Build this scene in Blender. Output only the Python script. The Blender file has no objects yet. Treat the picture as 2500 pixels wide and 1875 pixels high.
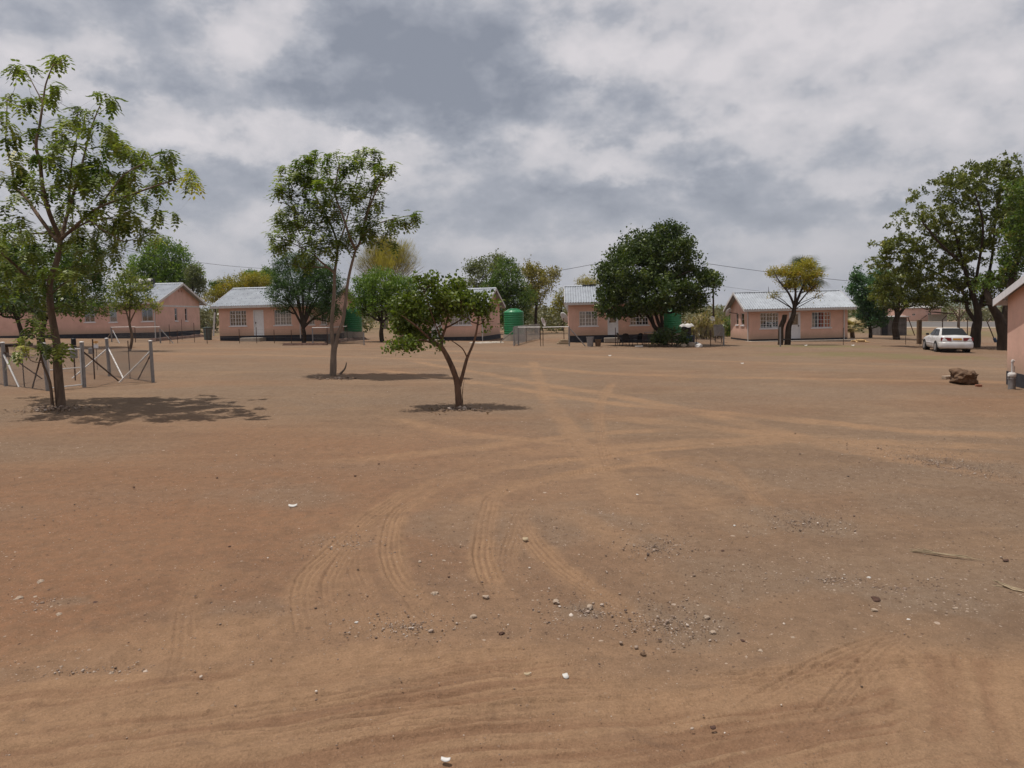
import bpy, math, random
import numpy as np
from mathutils import Vector, Matrix

rnd = random.Random(7)
RNG = np.random.default_rng(11)
scene = bpy.context.scene
COL = scene.collection
rad = math.radians

# ---------------------------------------------------------------- camera maths
FPX, PITCH, ROLL, CH, PX, PY = 1750.0, rad(3.0), rad(1.3), 2.2, 1250.0, 858.7
SL = math.tan(ROLL)                        # the yard falls gently towards the right
_F = Vector((0, math.cos(PITCH), -math.sin(PITCH)))
_R0 = Vector((1, 0, 0)); _U0 = Vector((0, math.sin(PITCH), math.cos(PITCH)))
_R = _R0 * math.cos(ROLL) - _U0 * math.sin(ROLL)
_U = _U0 * math.cos(ROLL) + _R0 * math.sin(ROLL)

def ray(x, y):
    return _F + _R * ((x - PX) / FPX) - _U * ((y - PY) / FPX)

def gz(x, y=0.0):
    return -SL * x

def G(x, y, h=0.0):
    d = ray(x, y); t = (CH - h) / (-(d.z + SL * d.x))
    return Vector((d.x * t, d.y * t, CH + d.z * t))

def P(x, y, Y):
    d = ray(x, y); t = Y / d.y
    return Vector((d.x * t, Y, CH + d.z * t))

def ppm(Y):
    return FPX / Y

cam_d = bpy.data.cameras.new('camera')
cam = bpy.data.objects.new('camera', cam_d); COL.objects.link(cam)
cam.location = (0, 0, CH)
m3 = Matrix((( _R.x, _U.x, -_F.x), (_R.y, _U.y, -_F.y), (_R.z, _U.z, -_F.z)))
cam.matrix_world = Matrix.Translation((0, 0, CH)) @ m3.to_4x4()
cam_d.sensor_width = 36; cam_d.lens = 36 * FPX / 2500
cam_d.shift_y = -(937.5 - PY) / 2500
cam_d.clip_end = 20000; cam_d.clip_start = 0.05
scene.camera = cam

# ---------------------------------------------------------------- tagging / linking
def tag(o, label=None, cat=None, group=None, kind=None):
    if label: o['label'] = label
    if cat: o['category'] = cat
    if group: o['group'] = group
    if kind: o['kind'] = kind
    return o

def thing(name, label, cat, loc=(0, 0, 0), rz=0.0, group=None):
    o = bpy.data.objects.new(name, None); COL.objects.link(o)
    o.empty_display_size = 0.2
    o.location = loc; o.rotation_euler = (0, 0, rz)
    return tag(o, label, cat, group)

class MB:
    def __init__(s):
        s.v = []; s.f = []
    def add(s, vs, fs):
        n = len(s.v); s.v += [tuple(v) for v in vs]; s.f += [tuple(i + n for i in f) for f in fs]
        return s
    def box(s, c, d, rz=0.0, rx=0.0, ry=0.0):
        M = Matrix.Rotation(rz, 3, 'Z') @ Matrix.Rotation(ry, 3, 'Y') @ Matrix.Rotation(rx, 3, 'X')
        c = Vector(c); vs = []
        for x in (-.5, .5):
            for y in (-.5, .5):
                for z in (-.5, .5):
                    vs.append(c + M @ Vector((x * d[0], y * d[1], z * d[2])))
        return s.add(vs, [(0, 1, 3, 2), (4, 6, 7, 5), (0, 4, 5, 1), (2, 3, 7, 6), (0, 2, 6, 4), (1, 5, 7, 3)])
    def bb(s, x0, x1, y0, y1, z0, z1):
        return s.box(((x0 + x1) / 2, (y0 + y1) / 2, (z0 + z1) / 2), (x1 - x0, y1 - y0, z1 - z0))
    def tube(s, pts, rs, n=8, cap=True):
        pts = [Vector(p) for p in pts]
        if not hasattr(rs, '__len__'): rs = [rs] * len(pts)
        t0 = (pts[1] - pts[0]).normalized()
        a = t0.orthogonal().normalized(); rings = []
        for i, p in enumerate(pts):
            if i == 0: t = t0
            elif i == len(pts) - 1: t = (pts[i] - pts[i - 1])
            else: t = (pts[i + 1] - pts[i - 1])
            if t.length < 1e-9: t = t0
            t = t.normalized()
            a = (a - t * a.dot(t))
            a = a.normalized() if a.length > 1e-6 else t.orthogonal().normalized()
            b = t.cross(a)
            rings.append([p + (a * math.cos(2 * math.pi * k / n) + b * math.sin(2 * math.pi * k / n)) * rs[i] for k in range(n)])
        vs = [v for r in rings for v in r]; fs = []
        for i in range(len(rings) - 1):
            for k in range(n):
                k2 = (k + 1) % n
                fs.append((i * n + k, i * n + k2, (i + 1) * n + k2, (i + 1) * n + k))
        if cap:
            fs.append(tuple(reversed(range(n)))); fs.append(tuple((len(rings) - 1) * n + k for k in range(n)))
        return s.add(vs, fs)
    def lathe(s, prof, n=32, c=(0, 0, 0)):
        vs = []; fs = []
        for (r, z) in prof:
            for k in range(n):
                a = 2 * math.pi * k / n
                vs.append((c[0] + r * math.cos(a), c[1] + r * math.sin(a), c[2] + z))
        for i in range(len(prof) - 1):
            for k in range(n):
                k2 = (k + 1) % n
                fs.append((i * n + k, i * n + k2, (i + 1) * n + k2, (i + 1) * n + k))
        return s.add(vs, fs)
    def prism(s, poly, axis_from, axis_to, f):
        # poly: list of 2d points; f(p2d, t) -> 3d
        n = len(poly)
        vs = [f(p, axis_from) for p in poly] + [f(p, axis_to) for p in poly]
        fs = [tuple(reversed(range(n))), tuple(range(n, 2 * n))]
        for k in range(n):
            k2 = (k + 1) % n
            fs.append((k, k2, n + k2, n + k))
        return s.add(vs, fs)
    def build(s, name, mat, parent=None, smooth=False, loc=None):
        me = bpy.data.meshes.new(name); me.from_pydata(s.v, [], s.f); me.update()
        if smooth: me.polygons.foreach_set('use_smooth', [True] * len(me.polygons))
        me.materials.append(mat)
        o = bpy.data.objects.new(name, me); COL.objects.link(o)
        if parent is not None: o.parent = parent
        if loc is not None: o.location = loc
        return o

def fixn(o):
    import bmesh
    bm = bmesh.new(); bm.from_mesh(o.data); bmesh.ops.recalc_face_normals(bm, faces=bm.faces); bm.to_mesh(o.data); bm.free()
    return o

def bevel(o, w, seg=2):
    m = o.modifiers.new('bevel', 'BEVEL'); m.width = w; m.segments = seg; m.limit_method = 'ANGLE'
    return o

def np_mesh(name, V, Fq, mat, parent=None, tint=None, smooth=False, extra=None):
    me = bpy.data.meshes.new(name)
    V = np.asarray(V, dtype=np.float32); Fq = np.asarray(Fq, dtype=np.int32)
    k = Fq.shape[1]
    me.vertices.add(len(V)); me.vertices.foreach_set('co', V.ravel())
    me.loops.add(Fq.size); me.loops.foreach_set('vertex_index', Fq.ravel())
    me.polygons.add(len(Fq)); me.polygons.foreach_set('loop_start', np.arange(0, Fq.size, k, dtype=np.int32))
    try: me.polygons.foreach_set('loop_total', np.full(len(Fq), k, dtype=np.int32))
    except Exception: pass
    if smooth: me.polygons.foreach_set('use_smooth', np.ones(len(Fq), dtype=bool))
    me.update(calc_edges=True)
    if tint is not None:
        a = me.attributes.new('tint', 'FLOAT', 'FACE'); a.data.foreach_set('value', np.asarray(tint, dtype=np.float32))
    for nme, arr in (extra or {}).items():
        a = me.attributes.new(nme, 'FLOAT', 'POINT'); a.data.foreach_set('value', np.asarray(arr, dtype=np.float32))
    me.materials.append(mat)
    o = bpy.data.objects.new(name, me); COL.objects.link(o)
    if parent is not None: o.parent = parent
    return o

def copy_tree(o, parent=None):
    c = o.copy(); COL.objects.link(c)
    if parent is not None: c.parent = parent
    for ch in list(o.children): copy_tree(ch, c)
    return c

# ---------------------------------------------------------------- materials
def newmat(name):
    m = bpy.data.materials.new(name); m.use_nodes = True
    nt = m.node_tree; nt.nodes.clear()
    out = nt.nodes.new('ShaderNodeOutputMaterial'); b = nt.nodes.new('ShaderNodeBsdfPrincipled')
    nt.links.new(b.outputs[0], out.inputs[0])
    return m, nt, b, out

def N(nt, t, **kw):
    n = nt.nodes.new('ShaderNode' + t)
    for k, v in kw.items(): setattr(n, k, v)
    return n

def setin(n, **kw):
    for k, v in kw.items(): n.inputs[k.replace('_', ' ')].default_value = v
    return n

def noise(nt, coord, scale, detail=4, rough=0.55, dist=0.0, vec=None):
    n = N(nt, 'TexNoise'); n.inputs['Scale'].default_value = scale; n.inputs['Detail'].default_value = detail
    n.inputs['Roughness'].default_value = rough; n.inputs['Distortion'].default_value = dist
    nt.links.new(coord, n.inputs['Vector'])
    return n.outputs['Fac']

def ramp(nt, fac, stops):
    r = N(nt, 'ValToRGB'); nt.links.new(fac, r.inputs[0])
    e = r.color_ramp.elements
    while len(e) < len(stops): e.new(0.5)
    for i, (p, c) in enumerate(stops):
        e[i].position = p; e[i].color = (c, c, c, 1) if not hasattr(c, '__len__') else (*c, 1)
    return r.outputs[0]

def mix(nt, fac, a, b, mode='MIX'):
    n = N(nt, 'Mix', data_type='RGBA', blend_type=mode)
    for sock, v in ((n.inputs[0], fac), (n.inputs[6], a), (n.inputs[7], b)):
        if isinstance(v, (int, float)): sock.default_value = v
        elif isinstance(v, tuple): sock.default_value = (*v, 1)
        else: nt.links.new(v, sock)
    return n.outputs[2]

def math_(nt, op, a, b=None, c=None, clamp=False):
    n = N(nt, 'Math', operation=op); n.use_clamp = clamp
    for i, v in enumerate((a, b, c)):
        if v is None: continue
        if isinstance(v, (int, float)): n.inputs[i].default_value = v
        else: nt.links.new(v, n.inputs[i])
    return n.outputs[0]

def mat(name, col, rough=0.7, var=0.25, scale=3.0, metal=0.0, bump=0.0, bscale=30.0, col2=None, spec=0.3):
    m, nt, b, out = newmat(name)
    tc = N(nt, 'TexCoord').outputs['Object']
    n1 = noise(nt, tc, scale, 6, 0.65)
    c2 = col2 or tuple(c * (1 - var) for c in col)
    r = ramp(nt, n1, [(0.3, col), (0.72, c2)])
    nt.links.new(r, b.inputs['Base Color'])
    b.inputs['Roughness'].default_value = rough; b.inputs['Metallic'].default_value = metal
    b.inputs['Specular IOR Level'].default_value = spec
    if bump > 0:
        bp = N(nt, 'Bump'); bp.inputs['Strength'].default_value = bump; bp.inputs['Distance'].default_value = 0.02
        nt.links.new(noise(nt, tc, bscale, 5, 0.6), bp.inputs['Height']); nt.links.new(bp.outputs[0], b.inputs['Normal'])
    return m

def leafmat(name, dark, light, trans=0.35, odd=None):
    m, nt, b, out = newmat(name)
    at = N(nt, 'Attribute'); at.attribute_name = 'tint'
    stops = [(0.0, dark), (0.8, light)]
    if odd: stops.append((1.0, odd))
    c = ramp(nt, at.outputs['Fac'], stops)
    nt.links.new(c, b.inputs['Base Color']); b.inputs['Roughness'].default_value = 0.42
    b.inputs['Specular IOR Level'].default_value = 0.35
    t = N(nt, 'BsdfTranslucent')
    cc = mix(nt, 1.0, c, (1.3, 1.45, 0.6), 'MULTIPLY'); nt.links.new(cc, t.inputs[0])
    mx = N(nt, 'MixShader'); mx.inputs[0].default_value = trans
    nt.links.new(b.outputs[0], mx.inputs[1]); nt.links.new(t.outputs[0], mx.inputs[2]); nt.links.new(mx.outputs[0], out.inputs[0])
    return m

def barkmat(name, c1, c2, scale=6.0):
    m, nt, b, out = newmat(name)
    tc = N(nt, 'TexCoord').outputs['Object']
    mp = N(nt, 'Mapping'); mp.inputs['Scale'].default_value = (1, 1, 0.3); nt.links.new(tc, mp.inputs[0])
    n1 = noise(nt, mp.outputs[0], scale, 6, 0.7, 0.6)
    nt.links.new(ramp(nt, n1, [(0.3, c1), (0.7, c2)]), b.inputs['Base Color'])
    b.inputs['Roughness'].default_value = 0.9; b.inputs['Specular IOR Level'].default_value = 0.15
    bp = N(nt, 'Bump'); bp.inputs['Strength'].default_value = 0.7; bp.inputs['Distance'].default_value = 0.03
    nt.links.new(noise(nt, mp.outputs[0], scale * 5, 5, 0.7), bp.inputs['Height']); nt.links.new(bp.outputs[0], b.inputs['Normal'])
    return m

def plaster(name, col):
    m, nt, b, out = newmat(name)
    tc = N(nt, 'TexCoord').outputs['Object']
    sep = N(nt, 'SeparateXYZ'); nt.links.new(tc, sep.inputs[0])
    n1 = noise(nt, tc, 0.9, 6, 0.65); n2 = noise(nt, tc, 9, 5, 0.7)
    mp = N(nt, 'Mapping'); mp.inputs['Scale'].default_value = (6, 6, 0.5); nt.links.new(tc, mp.inputs[0])
    n3 = noise(nt, mp.outputs[0], 1.0, 4, 0.6)
    c = ramp(nt, n1, [(0.3, col), (0.7, tuple(k * 0.76 for k in col))])
    c = mix(nt, ramp(nt, n2, [(0.5, 0.0), (0.8, 0.35)]), c, (0.62, 0.45, 0.36))
    # splash stains low on the wall: broken, with a ragged upper edge
    h = math_(nt, 'ADD', sep.outputs[2], math_(nt, 'MULTIPLY', n2, -0.7))
    st = ramp(nt, math_(nt, 'MULTIPLY_ADD', h, -1.6, 0.55), [(0.0, 0.0), (1.0, 0.75)])
    c = mix(nt, st, c, (0.36, 0.26, 0.185))
    c = mix(nt, ramp(nt, n3, [(0.55, 0.0), (0.75, 0.3)]), c, tuple(k * 0.7 for k in col))
    nt.links.new(c, b.inputs['Base Color']); b.inputs['Roughness'].default_value = 0.9; b.inputs['Specular IOR Level'].default_value = 0.2
    bp = N(nt, 'Bump'); bp.inputs['Strength'].default_value = 0.25; bp.inputs['Distance'].default_value = 0.01
    nt.links.new(noise(nt, tc, 60, 4, 0.6), bp.inputs['Height']); nt.links.new(bp.outputs[0], b.inputs['Normal'])
    return m

def glassmat(name, tint=(0.55, 0.6, 0.6)):
    m, nt, b, out = newmat(name); nt.nodes.remove(b)
    tr = N(nt, 'BsdfTransparent'); tr.inputs[0].default_value = (*tint, 1)
    gl = N(nt, 'BsdfGlossy'); gl.inputs['Roughness'].default_value = 0.03; gl.inputs[0].default_value = (.9, .9, .9, 1)
    tc = N(nt, 'TexCoord').outputs['Object']
    bp = N(nt, 'Bump'); bp.inputs['Strength'].default_value = 0.05; nt.links.new(noise(nt, tc, 2, 2), bp.inputs['Height']); nt.links.new(bp.outputs[0], gl.inputs['Normal'])
    fr = N(nt, 'Fresnel'); fr.inputs[0].default_value = 1.5
    mx = N(nt, 'MixShader'); nt.links.new(math_(nt, 'ADD', fr.outputs[0], 0.06), mx.inputs[0])
    nt.links.new(tr.outputs[0], mx.inputs[1]); nt.links.new(gl.outputs[0], mx.inputs[2]); nt.links.new(mx.outputs[0], out.inputs[0])
    return m

M = {}
M['pink'] = plaster('pink plaster', (0.72, 0.455, 0.36))
M['pink2'] = plaster('rose plaster', (0.68, 0.43, 0.355))
M['plinth'] = mat('plinth paint', (0.045, 0.045, 0.055), 0.85, 0.5, 4, bump=0.3)
M['white'] = mat('white paint', (0.72, 0.72, 0.74), 0.5, 0.15, 6)
M['offwhite'] = mat('weathered white paint', (0.62, 0.60, 0.58), 0.65, 0.3, 5)
M['roof'] = mat('corrugated zinc', (0.38, 0.41, 0.45), 0.5, 0.35, 1.3, metal=0.2, bump=0.05)
M['screw'] = mat('dark fixings', (0.06, 0.06, 0.07), 0.7)
M['glass'] = glassmat('window glass', (0.85, 0.88, 0.88))
M['curtainw'] = mat('net curtain', (0.62, 0.62, 0.66), 0.9, 0.35, 8)
M['curtainr'] = mat('red curtain', (0.85, 0.07, 0.025), 0.9, 0.3, 8)
M['curtaind'] = mat('dark curtain', (0.10, 0.07, 0.075), 0.9, 0.5, 8)
M['brick'] = mat('vent brick', (0.30, 0.13, 0.08), 0.9, 0.3, 30)
M['concrete'] = mat('concrete', (0.42, 0.37, 0.31), 0.9, 0.3, 4, bump=0.3)
M['galv'] = mat('galvanised pipe', (0.30, 0.29, 0.29), 0.5, 0.4, 9, metal=0.4)
M['galvlight'] = mat('bright galvanised pipe', (0.72, 0.70, 0.68), 0.5, 0.25, 9, metal=0.1)
M['rust'] = mat('rusty iron', (0.10, 0.06, 0.045), 0.85, 0.5, 20, metal=0.2)
M['wire'] = mat('fence wire', (0.22, 0.20, 0.19), 0.6, 0.3, 3, metal=0.4)
M['black'] = mat('black plastic', (0.012, 0.012, 0.014), 0.5, 0.3, 5)
M['rubber'] = mat('rubber', (0.02, 0.02, 0.02), 0.85, 0.3, 20)
M['green'] = mat('green tank plastic', (0.015, 0.20, 0.075), 0.42, 0.15, 3, spec=0.5)
M['dish'] = mat('dish enamel', (0.6, 0.6, 0.6), 0.5, 0.2, 4)
M['wood'] = mat('grey wood', (0.16, 0.10, 0.06), 0.9, 0.5, 12, bump=0.5)
M['bark'] = barkmat('bark', (0.20, 0.14, 0.10), (0.075, 0.055, 0.042))
M['bark2'] = barkmat('pale bark', (0.27, 0.21, 0.165), (0.12, 0.09, 0.07))
M['barkd'] = barkmat('dark bark', (0.07, 0.05, 0.035), (0.028, 0.02, 0.016), 4)
M['barkr'] = barkmat('reddish bark', (0.22, 0.13, 0.085), (0.06, 0.038, 0.028), 9)
M['carpaint'] = mat('white car paint', (0.62, 0.63, 0.66), 0.3, 0.06, 2.5, spec=0.5, col2=(0.50, 0.47, 0.43))
M['carglass'] = mat('dark car glass', (0.012, 0.013, 0.014), 0.22, 0.2, 1, spec=0.35)
M['tail'] = mat('tail lamp lens', (0.22, 0.012, 0.01), 0.3, 0.3, 10, spec=0.4)
M['rim'] = mat('wheel trim', (0.45, 0.45, 0.47), 0.35, 0.2, 8, metal=0.6)
M['plate'] = mat('yellow number plate', (0.55, 0.25, 0.03), 0.5, 0.15, 5)
M['drum'] = mat('blue drum', (0.03, 0.06, 0.12), 0.5, 0.3, 5)
M['stone'] = mat('boulder stone', (0.17, 0.105, 0.065), 0.95, 0.6, 4, bump=1.0, bscale=9)
M['stonel'] = mat('pale stone', (0.40, 0.31, 0.235), 0.95, 0.4, 20, bump=0.6, bscale=60)
M['stoned'] = mat('dark stone', (0.10, 0.055, 0.04), 0.95, 0.5, 20, bump=0.6, bscale=60)
M['straw'] = mat('dry straw', (0.40, 0.31, 0.20), 0.8, 0.4, 20)
M['paper'] = mat('litter', (0.55, 0.53, 0.50), 0.8, 0.2, 20)
M['tin'] = mat('old iron sheet', (0.42, 0.40, 0.38), 0.6, 0.4, 3, metal=0.3)
M['shackwall'] = mat('sooty sheet wall', (0.17, 0.15, 0.14), 0.85, 0.6, 2.5)
M['fur'] = mat('tan coat', (0.50, 0.33, 0.16), 0.9, 0.25, 6)
M['asphalt'] = mat('asphalt', (0.13, 0.118, 0.11), 0.9, 0.15, 0.3)
M['roadline'] = mat('gravel shoulder', (0.36, 0.29, 0.22), 0.9, 0.2, 0.5)

L = {}
L['A'] = leafmat('pod tree leaves', (0.033, 0.066, 0.010), (0.223, 0.259, 0.058), 0.34, (0.369, 0.332, 0.084))
L['B'] = leafmat('pod tree leaves, denser', (0.046, 0.087, 0.014), (0.223, 0.265, 0.058), 0.36, (0.339, 0.332, 0.084))
L['C'] = leafmat('round leaves', (0.046, 0.073, 0.010), (0.154, 0.199, 0.030), 0.32, (0.215, 0.252, 0.042))
L['D'] = leafmat('dark fig leaves', (0.022, 0.044, 0.008), (0.083, 0.117, 0.022), 0.22, (0.160, 0.193, 0.038))
L['E'] = leafmat('olive leaves', (0.046, 0.059, 0.010), (0.146, 0.166, 0.030), 0.32, (0.231, 0.225, 0.053))
L['feather'] = leafmat('feathery leaves', (0.022, 0.054, 0.014), (0.071, 0.131, 0.034), 0.3)
L['bright'] = leafmat('fresh green leaves', (0.048, 0.103, 0.013), (0.192, 0.275, 0.032), 0.35)
L['mid'] = leafmat('mid green leaves', (0.029, 0.062, 0.011), (0.120, 0.180, 0.031), 0.32, (0.208, 0.207, 0.043))
L['grey'] = leafmat('grey green leaves', (0.068, 0.083, 0.037), (0.181, 0.198, 0.089), 0.35)
L['yellow'] = leafmat('yellow green leaves', (0.156, 0.146, 0.018), (0.391, 0.325, 0.040), 0.35, (0.457, 0.247, 0.026))
L['olive'] = leafmat('olive yellow twigs and leaves', (0.136, 0.117, 0.028), (0.382, 0.316, 0.074), 0.3)
L['blue'] = leafmat('blue green leaves', (0.028, 0.074, 0.032), (0.111, 0.203, 0.083), 0.3)
L['dry'] = leafmat('dry reeds', (0.134, 0.100, 0.052), (0.309, 0.240, 0.114), 0.25, (0.124, 0.160, 0.048))
L['scrub'] = leafmat('far scrub', (0.072, 0.075, 0.033), (0.175, 0.160, 0.076), 0.2, (0.103, 0.140, 0.048))
L['palm'] = leafmat('palm fronds', (0.037, 0.060, 0.023), (0.111, 0.144, 0.051), 0.25)
L['palmdry'] = leafmat('dry palm fronds', (0.227, 0.170, 0.076), (0.433, 0.340, 0.171), 0.25)
# ---------------------------------------------------------------- leaf templates (numpy): each is (V, F)
def tmpl_pinnate(pairs=5, length=0.30, ll=0.075, lw=0.034, rs=None):
    """one drooping compound leaf along +x"""
    V = []; F = []
    for i in range(pairs + 1):
        t = (i + 0.7) / (pairs + 0.7)
        x = length * t; z = -0.62 * length * t * t + 0.10 * length
        sides = (1, -1) if i < pairs else (0,)
        for sgn in sides:
            a = rad(58) * sgn
            dx, dy = math.cos(a), math.sin(a)
            px, py = -dy, dx
            dz = -0.25
            b = np.array([x, 0, z]); d = np.array([dx, dy, dz]) * ll; w = np.array([px, py, 0]) * lw / 2
            n = len(V)
            V += [b, b + d * 0.5 + w, b + d, b + d * 0.5 - w]
            F.append((n, n + 1, n + 2, n + 3))
    return np.array(V), np.array(F)

def rot_rand(rs, n, up=0.0):
    q = rs.normal(size=(n, 4)); q /= np.linalg.norm(q, axis=1)[:, None]
    w, x, y, z = q.T
    return np.stack([np.stack([1 - 2 * (y * y + z * z), 2 * (x * y - w * z), 2 * (x * z + w * y)], 1),
                     np.stack([2 * (x * y + w * z), 1 - 2 * (x * x + z * z), 2 * (y * z - w * x)], 1),
                     np.stack([2 * (x * z - w * y), 2 * (y * z + w * x), 1 - 2 * (x * x + y * y)], 1)], 1)

def rot_az_el(az, el):
    ca, sa, ce, se = np.cos(az), np.sin(az), np.cos(el), np.sin(el)
    # x axis -> (ca*ce, sa*ce, se)
    X = np.stack([ca * ce, sa * ce, se], 1); Y = np.stack([-sa, ca, np.zeros_like(az)], 1); Z = np.cross(X, Y)
    return np.stack([X, Y, Z], 2)

def instance(tm, pos, R, sc):
    V, F = tm; n = len(pos)
    W = np.einsum('nij,vj->nvi', R, V) * np.asarray(sc)[:, None, None] + np.asarray(pos)[:, None, :]
    FF = F[None] + (np.arange(n) * len(V))[:, None, None]
    return W.reshape(-1, 3), FF.reshape(-1, F.shape[1])

def quad_leaf(l=1.0, w=0.5):
    return np.array([[0, 0, 0], [l * .45, w / 2, .06 * l], [l, 0, -.05 * l], [l * .45, -w / 2, .06 * l]]), np.array([[0, 1, 2, 3]])

def leaves_rosette(rs, tips, nleaf=8, length=0.30, pairs=5, ll=0.075, lw=0.036, droop=0.15):
    """drooping rosettes of compound leaves at twig tips"""
    tm = tmpl_pinnate(pairs, length, ll, lw); nf = len(tm[1])
    pos = np.repeat(np.asarray(tips), nleaf, 0) + rs.normal(0, 0.05, (len(tips) * nleaf, 3))
    n = len(pos)
    az = rs.uniform(0, 2 * np.pi, n); el = rs.uniform(-0.75, 0.55, n) - droop
    W, F = instance(tm, pos, rot_az_el(az, el), rs.uniform(0.65, 1.2, n))
    t = np.clip(rs.normal(0.42, 0.2, len(tips)).repeat(nleaf) + rs.normal(0, 0.15, n), 0, 1)
    return W, F, t.repeat(nf)

def leaves_clump(rs, tips, n=20, spread=0.3, size=0.12, asp=0.5, mean=0.42, flat=0.8, radial=None):
    tips = np.asarray(tips); m = len(tips)
    off = rs.normal(0, 1, (m * n, 3)) * np.array([1, 1, flat]) * spread * 0.55
    pos = tips.repeat(n, 0) + off
    if radial is None: RR = rot_rand(rs, m * n)
    else:
        d = pos - np.asarray(radial); d /= np.linalg.norm(d, axis=1)[:, None]
        RR = rot_az_el(np.arctan2(d[:, 1], d[:, 0]) + rs.normal(0, .12, m * n), np.arcsin(np.clip(d[:, 2], -1, 1)) + rs.normal(0, .12, m * n))
    W, F = instance(quad_leaf(1, asp), pos, RR, size * rs.uniform(0.6, 1.3, m * n))
    t = np.clip(rs.normal(mean, 0.2, m).repeat(n) + rs.normal(0, 0.15, m * n), 0, 1)
    return W, F, t

# ---------------------------------------------------------------- branching
class Skel:
    def __init__(s):
        s.p = []; s.par = []; s.fixed = []
    def line(s, pts, rs, parent=-1):
        for q, r in zip(pts, rs):
            s.p.append(np.array(q, float)); s.par.append(parent); s.fixed.append(r); parent = len(s.p) - 1
        return parent
    def smooth_line(s, pts, r0, r1, parent=-1, seg=4, skip_first=False):
        pts = [np.array(q, float) for q in pts]
        n = len(pts); out = []
        for i in range(n - 1):
            p0 = pts[max(i - 1, 0)]; p1 = pts[i]; p2 = pts[i + 1]; p3 = pts[min(i + 2, n - 1)]
            for k in range(seg):
                t = k / seg
                out.append(0.5 * ((2 * p1) + (-p0 + p2) * t + (2 * p0 - 5 * p1 + 4 * p2 - p3) * t * t + (-p0 + 3 * p1 - 3 * p2 + p3) * t ** 3))
        out.append(pts[-1])
        if skip_first: out = out[1:]
        m = len(out)
        return s.line(out, [r0 + (r1 - r0) * i / max(m - 1, 1) for i in range(m)], parent)
    def grow(s, tips, rs, bend=0.18, minseg=0.0, up=0.6, seg=4, minfixed=0):
        tips = np.asarray(tips)
        base = s.p[0]
        order = np.argsort(np.linalg.norm(tips - base, axis=1))
        for ti in order:
            T = tips[ti]
            A = np.array(s.p)
            d = np.linalg.norm(A - T, axis=1)
            pen = np.maximum(0, A[:, 2] - T[2] + 0.15) * 1.2
            # prefer nodes nearer the base along the tree
            cost = d + pen + 0.12 * np.linalg.norm(A - base, axis=1) * 0.5
            if minfixed: cost[:minfixed] += 99
            j = int(np.argmin(cost)); S0 = A[j]
            L_ = np.linalg.norm(T - S0)
            if L_ < 1e-3: continue
            mid_off = rs.normal(0, bend * L_ * 0.5, 3) + np.array([0, 0, -bend * L_ * up * 0.5])
            pts = []
            for k in range(1, seg + 1):
                t = k / seg
                pts.append(S0 * (1 - t) + T * t + mid_off * (4 * t * (1 - t)))
            s.line(pts, [0.0] * seg, j)
    def radii(s, tipr=0.006, expo=0.42):
        n = len(s.p); cnt = np.zeros(n); haschild = np.zeros(n, bool)
        for i in range(n):
            if s.par[i] >= 0: haschild[s.par[i]] = True
        cnt[~haschild] = 1
        for i in range(n - 1, -1, -1):
            if s.par[i] >= 0: cnt[s.par[i]] += cnt[i]
        r = tipr * np.power(np.maximum(cnt, 1), expo)
        for i in range(n):
            if s.fixed[i] > 0: r[i] = max(s.fixed[i], min(r[i], s.fixed[i] * 1.15))
            elif s.par[i] >= 0: r[i] = min(r[i], r[s.par[i]] * 0.92)
        return r
    def mesh(s, tipr=0.006, expo=0.42, n=6, minr=0.0):
        r = s.radii(tipr, expo); P_ = np.array(s.p)
        # chains: each chain follows first child
        kids = {}
        for i, p in enumerate(s.par): kids.setdefault(p, []).append(i)
        V = []; F = []; off = 0
        starts = [(i, -1) for i in kids.get(-1, [])]
        while starts:
            i, par = starts.pop()
            chain = [i] if par < 0 else [par, i]
            while True:
                k = kids.get(chain[-1], [])
                if not k: break
                k = sorted(k, key=lambda q: -r[q])
                for o in k[1:]: starts.append((o, chain[-1]))
                chain.append(k[0])
            # a chain that branches off starts with its own radius, not the parent's
            rr = [r[c] for c in chain]
            if par >= 0: rr[0] = min(rr[0], rr[1] * 1.35)
            if max(rr) < minr: continue
            pts = P_[chain]; m = len(chain)
            if m < 2: continue
            nn = n if max(rr) > 0.03 else (4 if max(rr) > 0.012 else 3)
            tan = np.gradient(pts, axis=0); tan /= (np.linalg.norm(tan, axis=1)[:, None] + 1e-9)
            a = np.cross(tan[0], [0.31, 0.2, 0.93]); a /= (np.linalg.norm(a) + 1e-9)
            for q in range(m):
                a = a - tan[q] * a.dot(tan[q]); a /= (np.linalg.norm(a) + 1e-9)
                b = np.cross(tan[q], a)
                for k in range(nn):
                    an = 2 * math.pi * k / nn
                    wob = 1 + (0.10 * math.sin(3 * an + q * 0.9) if rr[q] > 0.06 else 0)
                    V.append(pts[q] + (a * math.cos(an) + b * math.sin(an)) * rr[q] * wob)
            for q in range(m - 1):
                for k in range(nn):
                    k2 = (k + 1) % nn
                    F.append((off + q * nn + k, off + q * nn + k2, off + (q + 1) * nn + k2, off + (q + 1) * nn + k))
            off += m * nn
        return np.array(V), np.array(F)

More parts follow.
